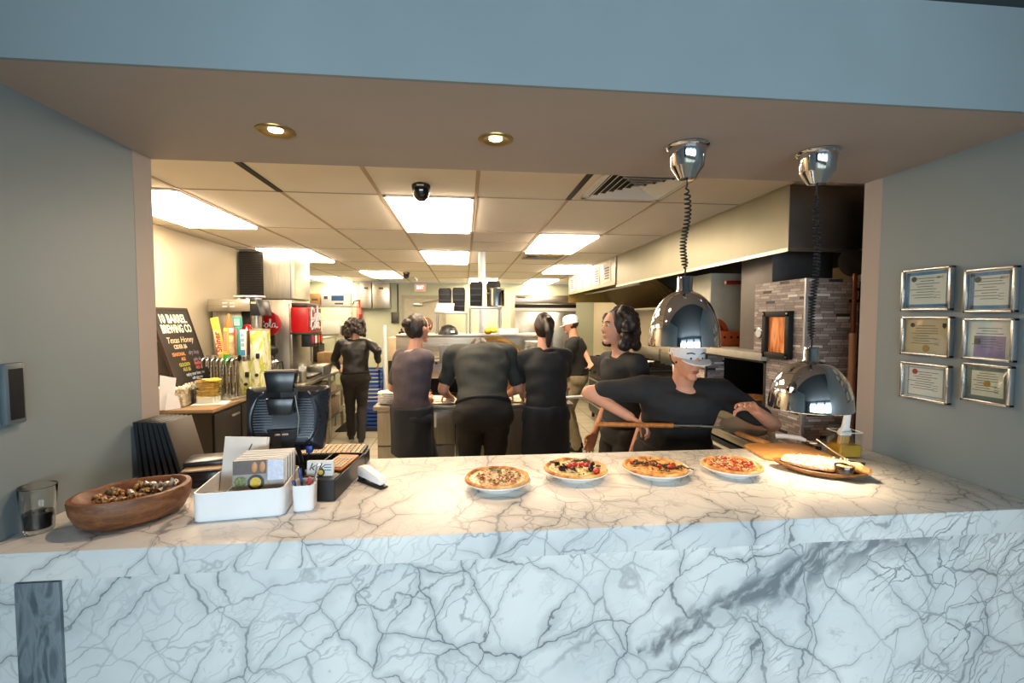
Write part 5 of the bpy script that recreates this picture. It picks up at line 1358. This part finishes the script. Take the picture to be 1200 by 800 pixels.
g.build('block_holes', M['sootblack'], t)
arc = [(.13*math.cos(a), .13*math.sin(a)) for a in [PI*k/20 for k in range(21)]]
MB().prism(arc+[(-.09, 0)]+[(.095*math.cos(a), .095*math.sin(a)) for a in [PI*k/20 for k in range(20, -1, -1)]][1:], .16, xf((2.12, 3.96, 1.53), (PI/2, 0, 0))).build('terracotta_arch', terra, t)
MB().prism([(.094*math.cos(a), .094*math.sin(a)) for a in [PI*k/20 for k in range(21)]], .02, xf((2.12, 3.95, 1.53), (PI/2, 0, 0))).build('arch_back', mat('dark brown brick', '#4a3a31', .8, var=.3), t)
MB().bb(1.95, 2.35, 3.62, 3.97, 1.4335, 1.53).build('arch_base', terra, t)
MB().bb(2.33, 2.4, 3.45, 3.57, 1.434, 1.53, .004).build('flue_bracket', M['steel'], t)
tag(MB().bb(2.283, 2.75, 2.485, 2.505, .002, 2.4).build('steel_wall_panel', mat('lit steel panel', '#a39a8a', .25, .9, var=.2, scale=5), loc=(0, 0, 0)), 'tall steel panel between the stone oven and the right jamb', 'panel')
t = thing('peel_pole', 'long copper and wood peel pole standing against the stone oven', 'pole', (2.16, 2.41, 0))
MB().cyl((0, 0, 1.74), .012, .33, 14).build('copper_end', mat('dark copper', '#6b3a28', .35, .6), t)
MB().cyl((0, 0, .788), .018, 1.57, 16).build('wooden_shaft', mat('pinkish bare wood', '#b98a72', .5, var=.1), t)
for z, r_ in ((1.04, .14),): MB().ell((0, .02, 1.97), (.09, .006, .08), 20).build('peel_head', M['darksteel'], t)
tag(MB().lathe([(0, 0), (.05, 0), (.085, .05), (.08, .05), (.045, .006), (0, .006)], seg=28).build('metal_dish', M['steel'], loc=(2.3, 3.2, 1.034)), 'steel dish just inside the pizza oven mouth', 'dish')
t = thing('baking_pizza', 'pizza baking deep inside the oven mouth', 'pizza', (2.25, 3.4, 1.032))
MB().lathe([(0, 0), (.13, 0), (.14, .012), (.13, .022), (.11, .016), (0, .016)], seg=40).build('crust', crustm, t)
MB().lathe([(0, .019), (.11, .018)], seg=36).rough(.002, 60).build('cheese', cheese[3], t)
# ------------------------------------------------------------------ people
def ik(S, W, l1, l2, hint):
    d = W-S; L = min(d.length, l1+l2-.004); u = d.normalized()
    a = (l1*l1-l2*l2+L*L)/(2*L); h = math.sqrt(max(0, l1*l1-a*a))
    p = V(hint); p = (p-u*p.dot(u)).normalized()
    return S+u*a+p*h, S+u*L
def fingers(b, w, fwd, pal, curl, sgn, s=1.):
    """wrist, forearm direction, palm normal, curl in radians per joint, thumb side +1/-1"""
    fwd = fwd.normalized(); pal = (pal-fwd*pal.dot(fwd)).normalized(); side = fwd.cross(pal)*sgn
    k0 = w+fwd*.085*s
    for q in (-.03, -.01, .01, .03): b.cap(w+side*q*.55*s, .014*s, k0+side*q*s, .0125*s, 10)
    for i, L in enumerate((.068, .078, .074, .058)):
        p = k0+side*(.03-.02*i)*s; d = fwd+side*(.08-.06*i); a = 0
        for j, fr in enumerate((.45, .32, .25)):
            a += curl
            dd = (d.normalized()*math.cos(a)+pal*math.sin(a)).normalized()
            n = p+dd*L*fr*s; b.cap(p, (.0095-.001*j)*s, n, (.0088-.001*j)*s, 8); p = n
    p = w+fwd*.025*s+side*.025*s
    for j, (L, a) in enumerate(((.04, .2), (.032, .5), (.025, .9))):
        dd = (fwd*.75+side*(.75-.45*j)+pal*(a+curl*.5)).normalized()
        n = p+dd*L*s; b.cap(p, (.0125-.0015*j)*s, n, (.011-.0015*j)*s, 8); p = n

def person(label, loc, rz, h=1.68, lean=(0, 0), drop=0., sh=0., build=1., head=(0, 0), headfwd=.03, arms=None, legs=None, shirt=None, sleeve='short', pants=None,
           skin='skin', hair='bun', hairm='hairdark', cap=None, apron=None, shoes=True, face=True, seed=1, vox=.008, collar=None):
    s = h/1.75
    t = thing('person', label, 'person', loc, rz, 'kitchen staff')
    Rz = Matrix.Rotation(-rz, 3, 'Z')
    L = lambda w: Rz @ (V(w)-V(loc))
    pel = V((0, 0, .95*s-drop*.15))
    nb = V((lean[0], lean[1], 1.47*s-drop))
    up = (nb-pel).normalized(); rt = Matrix.Rotation(sh, 3, 'Z') @ V((1, 0, 0)); rt = (rt-up*rt.dot(up)).normalized(); fw = up.cross(rt)
    bw = build*s
    def sp(q): return pel.lerp(nb, q)+fw*(-.02*math.sin(q*PI))*s
    rings0 = [(-.16, .15, .1), (-.06, .165, .118), (.08, .158, .112), (.28, .138, .1), (.5, .15, .108), (.72, .168, .115), (.86, .165, .098), (.95, .115, .075), (1., .065, .06)]
    def rings(g=0., lo=-1, hi=2): return [(sp(q), rt*(a*bw+g), fw*(c*bw+g)) for q, a, c in rings0 if lo <= q <= hi]
    hip = [pel+rt*x*.095*s-V((0, 0, .03*s)) for x in (-1, 1)]
    shd = [sp(.885)+rt*x*.185*bw for x in (-1, 1)]
    # limbs: index 0 is the person's left, 1 the right
    el, wr, kn, an = [0, 0], [0, 0], [0, 0], [0, 0]
    for i, x in enumerate((-1, 1)):
        A = (arms or {}).get(i)
        if A is None: W_ = shd[i]+V((x*.08, .06, -.53))*s; hint = (x*.3, -1, 0)
        else: W_ = L(A[0]); hint = A[1] if len(A) > 1 else (x*.5, -.6, -.6)
        el[i], wr[i] = ik(shd[i], W_, .3*s, .265*s, hint)
        lg = (legs or {}).get(i, (x*.1, .0))
        an[i] = V((lg[0], lg[1], .085*s+(lg[2] if len(lg) > 2 else 0)))
        kn[i], an[i] = ik(hip[i], an[i], .44*s, .43*s, (0, 1, 0))
    hy, hp = head
    Rh = Matrix.Rotation(hy, 3, 'Z') @ Matrix.Rotation(hp, 3, 'X')
    hc = nb+up*.06*s+fw*headfwd+V((0, 0, .115*s)) if abs(hp) < .6 else nb+up*.06*s+fw*(.1+headfwd)+V((0, 0, -.03*s))
    Hm = Matrix.Translation(hc) @ Rh.to_4x4() @ Matrix.Scale(s, 4)
    b = MB()
    b.loft(rings(-.008))
    b.cap(sp(.93), .062*s, hc-Rh @ V((0, .012, .06))*s, .052*s)
    for i in (0, 1):
        x = (-1, 1)[i]
        b.cap(sp(.88)+rt*x*.06*s, .065*s, shd[i], .056*bw)
        b.cap(shd[i], .054*bw, el[i], .042*s); b.cap(el[i], .041*s, wr[i], .027*s)
        A = (arms or {}).get(i); d = (wr[i]-el[i]).normalized()
        pal = V(A[2]) if A and len(A) > 2 else V((-x, .2, 0)); cu = A[3] if A and len(A) > 3 else .28
        ww = wr[i]+d*.012
        fingers(b, ww, d, pal, cu, (A[4] if A and len(A) > 4 else (1 if V(pal).cross(d).dot(V((0, 1, 0))) < 0 else -1)), s)
        b.cap(hip[i], .088*s, kn[i], .058*s); b.cap(kn[i], .056*s, an[i], .038*s)
        b.cap(an[i]-V((0, 0, .04*s)), .036*s, an[i]+V((0, .12, -.055))*s, .028*s)
    # head
    q = MB().ell((0, 0, 0), (.076, .096, .118), 36)
    for v in q.bm.verts:
        z = v.co.z
        if z < 0:
            k = -z/.118; v.co.x *= 1-.34*k; v.co.y = v.co.y*(1-.12*k)+.014*k
        for ex in (-.032, .032):
            r = math.hypot(v.co.x-ex, (v.co.z-.012)*1.2)
            if r < .026 and v.co.y > 0: v.co.y -= .011*(1-r/.026)
        if v.co.y > .05 and abs(v.co.z-.034) < .012: v.co.y += .004
    q.loft([(V((0, .088, .02)), V((.008, 0, 0)), V((0, .006, 0))), (V((0, .098, -.005)), V((.012, 0, 0)), V((0, .014, 0))), (V((0, .1, -.024)), V((.0165, 0, 0)), V((0, .017, 0))), (V((0, .09, -.034)), V((.012, 0, 0)), V((0, .008, 0)))], 14)
    q.ell((0, .083, -.055), (.024, .014, .007), 14); q.ell((0, .082, -.066), (.02, .013, .007), 14); q.ell((0, .072, -.096), (.026, .022, .02), 14)
    for x in (-1, 1): q.ell((x*.078, -.004, -.002), (.009, .02, .032), 12, (0, x*.2, 0))
    b._merge(q.bm, Hm)
    remeshed(b, 'body', M[skin], t, vox, 3)
    if face:
        for x in (-1, 1):
            e = MB().ell(Hm @ V((x*.032, .077, .012)), (.0118*s, .0118*s, .0118*s), 14).build('eye', M['ceramic'], t)
            MB().ell(Hm @ V((x*.032, .086, .012)), (.0058*s, .0058*s, .0058*s), 10).build('iris', M['pupil'], e)
            MB().tube([Hm @ V((x*.016, .092, .036)), Hm @ V((x*.034, .09, .041)), Hm @ V((x*.052, .076, .035))], .0035*s, 6).build('eyebrow', M[hairm], t)
        MB().ell((0, 0, 0), (.023, .008, .0075), 14).bm and None
        lp = MB(); lp.ell((0, .093, -.0575), (.021, .006, .0045), 14); lp.ell((0, .0915, -.0655), (.018, .006, .005), 14)
        bmesh.ops.transform(lp.bm, matrix=Hm, verts=lp.bm.verts); lp.build('lips', M['lip'], t)
    # clothes
    if pants:
        p = MB(); p.loft(rings(.024, -1, .2)); p.cap(hip[0], .118*bw, hip[1], .118*bw)
        for i in (0, 1):
            p.cap(hip[i], .102*bw, kn[i], .074*s); p.cap(kn[i], .074*s, an[i]-V((0, 0, .02)), .062*s)
        remeshed(p, 'trousers', M[pants], t, .011, 4, .009, (9, 9, 14), seed)
        bl = MB(); c = sp(.1); pts = [c+rt*(.158*bw+.02)*math.cos(a)+fw*(.112*bw+.02)*math.sin(a) for a in [2*PI*k/28 for k in range(28)]]
        bl.tube(pts, .014, 8, closed=True); bl.build('belt', M['rubber'], t)
    if shirt:
        p = MB(); p.loft(rings(.03, .05, .97))
        for i in (0, 1):
            x = (-1, 1)[i]
            p.cap(sp(.88)+rt*x*.06*s, .08*s, shd[i], .07*bw)
            e = shd[i].lerp(el[i], .72) if sleeve == 'short' else el[i]
            p.cap(shd[i], .07*bw, e, .06*s)
            if sleeve == 'long': p.cap(el[i], .058*s, el[i].lerp(wr[i], .93), .04*s)
        remeshed(p, 'shirt', M[shirt], t, .011, 4, .014, (7, 7, 13), seed+5)
        cl = MB(); c = sp(.985); pts = [c+rt*.074*s*math.cos(a)+fw*.07*s*math.sin(a)+up*(.012*math.cos(a*1)-.006-.02*max(0, math.sin(a))) for a in [2*PI*k/24 for k in range(24)]]
        cl.tube(pts, .013, 8, closed=True); cl.build('collar', M[collar or shirt], t)
    if apron:
        p = MB(); q0 = []
        for z, w_ in ((.62*s, .19), (.75*s, .185), (.9*s, .18), (1.02*s, .17)):
            c = V((0, 0, z)); q0.append((c, V((w_*bw+.03, 0, 0)), V((0, .125*bw+.03, 0))))
        p.loft(q0, 28)
        remeshed(p, 'apron', M[apron], t, .012, 3, .016, (10, 10, 3), seed+9)
    if shoes:
        for i in (0, 1):
            p = MB(); a = an[i]; p.cap(a+V((0, -.03, -.045))*s, .042*s, a+V((0, .15, -.055))*s, .034*s); p.cap(a-V((0, 0, .01)), .05*s, a-V((0, 0, .05*s)), .045*s)
            p.box(a+V((0, .055*s, -.078*s)), (.085*s, .27*s, .014), bev=.005)
            remeshed(p, 'shoe', M['rubber'], t, .01, 2)
    hr = MB(); rnd = random.Random(seed)
    if hair == 'short':
        hr.ell((0, -.014, .024), (.081, .094, .106), 28)
    elif hair == 'bun':
        hr.ell((0, -.02, .02), (.085, .094, .112), 28); hr.ell((0, -.11, .045), (.045, .042, .042), 20)
    elif hair == 'bob':
        hr.ell((0, -.022, .02), (.094, .1, .118), 28); hr.ell((0, -.05, -.07), (.1, .07, .09), 24)
    elif hair == 'pony':
        hr.ell((0, -.02, .02), (.085, .094, .112), 28); hr.cap((0, -.1, .06), .035, (0, -.15, -.02), .04); hr.cap((0, -.15, -.02), .04, (0, -.13, -.14), .02)
    elif hair == 'curly':
        hr.ell((0, -.03, .03), (.1, .1, .115), 28)
    if hair in ('curly', 'bob'):
        for k in range(90 if hair == 'curly' else 50):
            a = rnd.uniform(-.35, PI+.35)+PI; z = rnd.uniform(-.13, .125)
            rr = (.125 if hair == 'curly' else .1)*math.sqrt(max(.15, 1-(max(0, z)/.15)**2))
            hr.ell((rr*math.cos(a), -.02+rr*math.sin(a)*.9, z), (rnd.uniform(.022, .038),)*3, 8)
    if hair:
        bmesh.ops.transform(hr.bm, matrix=Hm, verts=hr.bm.verts)
        remeshed(hr, 'hair', M[hairm], t, .007, 2, .008, (28, 28, 12), seed)
    if cap:
        c = MB().lathe([(.088, .02), (.092, .06), (.085, .1), (.06, .128), (0, .138)], (0, -.006, 0), 28, scale=(.96, 1.12, 1))
        c.lathe([(.088, .02), (.09, .018), (.09, .045), (.088, .045)], (0, -.006, 0), 28, scale=(.97, 1.13, 1))
        for k in range(2): pass
        pr = [(.078*math.cos(a), .085+.07*math.sin(a)) for a in [PI*k/14 for k in range(15)]]
        c.prism(pr, .006, xf((0, -.005, .026), (-.18, 0, 0)))
        bmesh.ops.transform(c.bm, matrix=Hm @ Matrix.Translation((0, 0, -.012)), verts=c.bm.verts)
        c.build('cap', cap, t)
    return t, Hm
whitecap = mat('white cloth cap', '#e3e6ea', .8, var=.05, scale=40)
mauve = mat('pale mauve cloth', '#b9a5a6', .85, var=.1, scale=22, bump=.2); M['mauve'] = mauve
greycap = mat('pale grey cap', '#c9cbd0', .8, var=.06, scale=40)
M['plum'] = mat('dusky plum grey cloth', '#4a4148', .85, var=.15, scale=22, bump=.2)
M['leather'] = mat('black leather jacket', '#191817', .45, var=.25, scale=20, bump=.2)

person('woman in a black jacket with curly brown hair walking away down the left aisle', (-1.44, 6.4, 0), R(12), 1.63, lean=(.0, .04), arms={0: ((-1.74, 6.72, .96), (-.6, -.5, 0)), 1: (at(443, 424, 6.42), (.3, -1, 0))},
       legs={0: (-.07, .2, .0), 1: (.06, -.12, .03)}, shirt='leather', sleeve='long', pants='trouser', hair='curly', hairm='hairdark', seed=3, face=False)
person('server in dark navy with brown hair left of the bending man', (-.41, 3.7, 0), R(-50), 1.67, lean=(0, .03), arms={1: ((-.3, 3.9, .98), (0, -.6, -.5)), 0: ((-.42, 4.1, 1.02), (-.4, .1, -1))},
       shirt='plum', sleeve='short', pants='navycloth', apron='navycloth', hair='bun', hairm='hairdark', seed=8, collar='mauve')
person('large man in a charcoal shirt bending over the prep counter with his back turned', (.14, 3.46, 0), R(2), 1.82, lean=(0, .27), drop=.1, build=1.08, head=(0, -.95), headfwd=.07,
       arms={0: ((-.14, 4.0, 1.0), (-.35, -.2, -.8), (0, 0, -1), .1), 1: ((.38, 4.0, 1.0), (.35, -.2, -.8), (0, 0, -1), .1)}, shirt='charcoal', sleeve='short', pants='trouser', hair='short', hairm='hairdark', seed=12, face=False)
person('server in black with a ponytail standing right of the bending man', (.64, 3.62, 0), R(8), 1.68, lean=(.0, .04), arms={0: ((.5, 4.0, .98), (-.4, -.3, -.8)), 1: ((.72, 4.03, 1.0), (1, -.3, 0))},
       shirt='blackcloth', sleeve='short', pants='navycloth', apron='navycloth', hair='pony', hairm='hairdark', seed=17, face=False, build=.96)
person('cook in a white cap and khaki trousers working at the right of the kitchen', (1.42, 5.75, 0), R(72), 1.69, lean=(0, .06), head=(.1, -.2), arms={1: ((1.5, 5.35, 1.08), (.3, -.8, -.3)), 0: ((1.02, 5.72, 1.12), (-.2, -.3, -1))},
       shirt='blackcloth', sleeve='short', pants='khaki', hair='short', hairm='hairdark', cap=whitecap, seed=21)
person('woman in black with curly dark hair facing left behind the pizzas', (1.05, 2.98, 0), R(100), 1.7, lean=(0, .03),
       shirt='blackcloth', sleeve='short', pants='trouser', hair='curly', hairm='hairdark', seed=26, vox=.007)
PK = at(745, 497, 2.36)
person('stooping man in a pale cap and black shirt holding a pizza peel', (1.2, 2.56, 0), R(172), 1.74, lean=(0.0, .14), drop=.16, build=1.12, sh=-.1, head=(.25, -.18), headfwd=.05,
       arms={1: (PK+V((.0, .085, .02)), (1, -.3, .1), (0, .3, -1), .62, 1), 0: (at(884, 480, 2.16), (-.8, .1, -.5), (-.1, .2, -1), .3, -1)},
       shirt='blackcloth', sleeve='short', pants='trouser', skin='skin', hair='short', hairm='hairdark', cap=greycap, seed=31, vox=.006)
person('brown haired worker far behind the pass shelf near the exit door', (-.52, 7., 0), R(150), 1.64, lean=(0, .03), shirt='mauve', sleeve='short', pants='trouser', hair='bun', hairm='hairbrown', seed=37)

# the peel in the stooping man's hands
a0, a1, a2 = at(700, 497, 2.36), at(822, 499, 2.36), at(915, 484, 2.42)
t = thing('turning_peel', 'long metal pizza peel with an orange wooden handle held by the stooping man', 'pizza peel', a0)
MB().tube([V((0, 0, 0)), (a1-a0)*.72], .0125, 12).build('wooden_handle', wood('orange handle wood', '#9a5a22', '#c47c38', 1.2), t)
MB().tube([(a1-a0)*.72, (a1-a0)*.99], .013, 12).build('metal_sleeve', M['chrome'], t)
MB().tube([(a1-a0)*.99, (a1-a0)+V((.12, .0, -.01))], .007, 10).build('rod', M['steel'], t)
bl_ = [(.1*math.cos(a)*1.25, .1*math.sin(a)) for a in [2*PI*k/30 for k in range(30)]]
MB().prism(bl_, .004, xf(a1-a0+V((.235, .0, -.012)), (R(16), 0, 0))).build('blade', M['steel'], t)
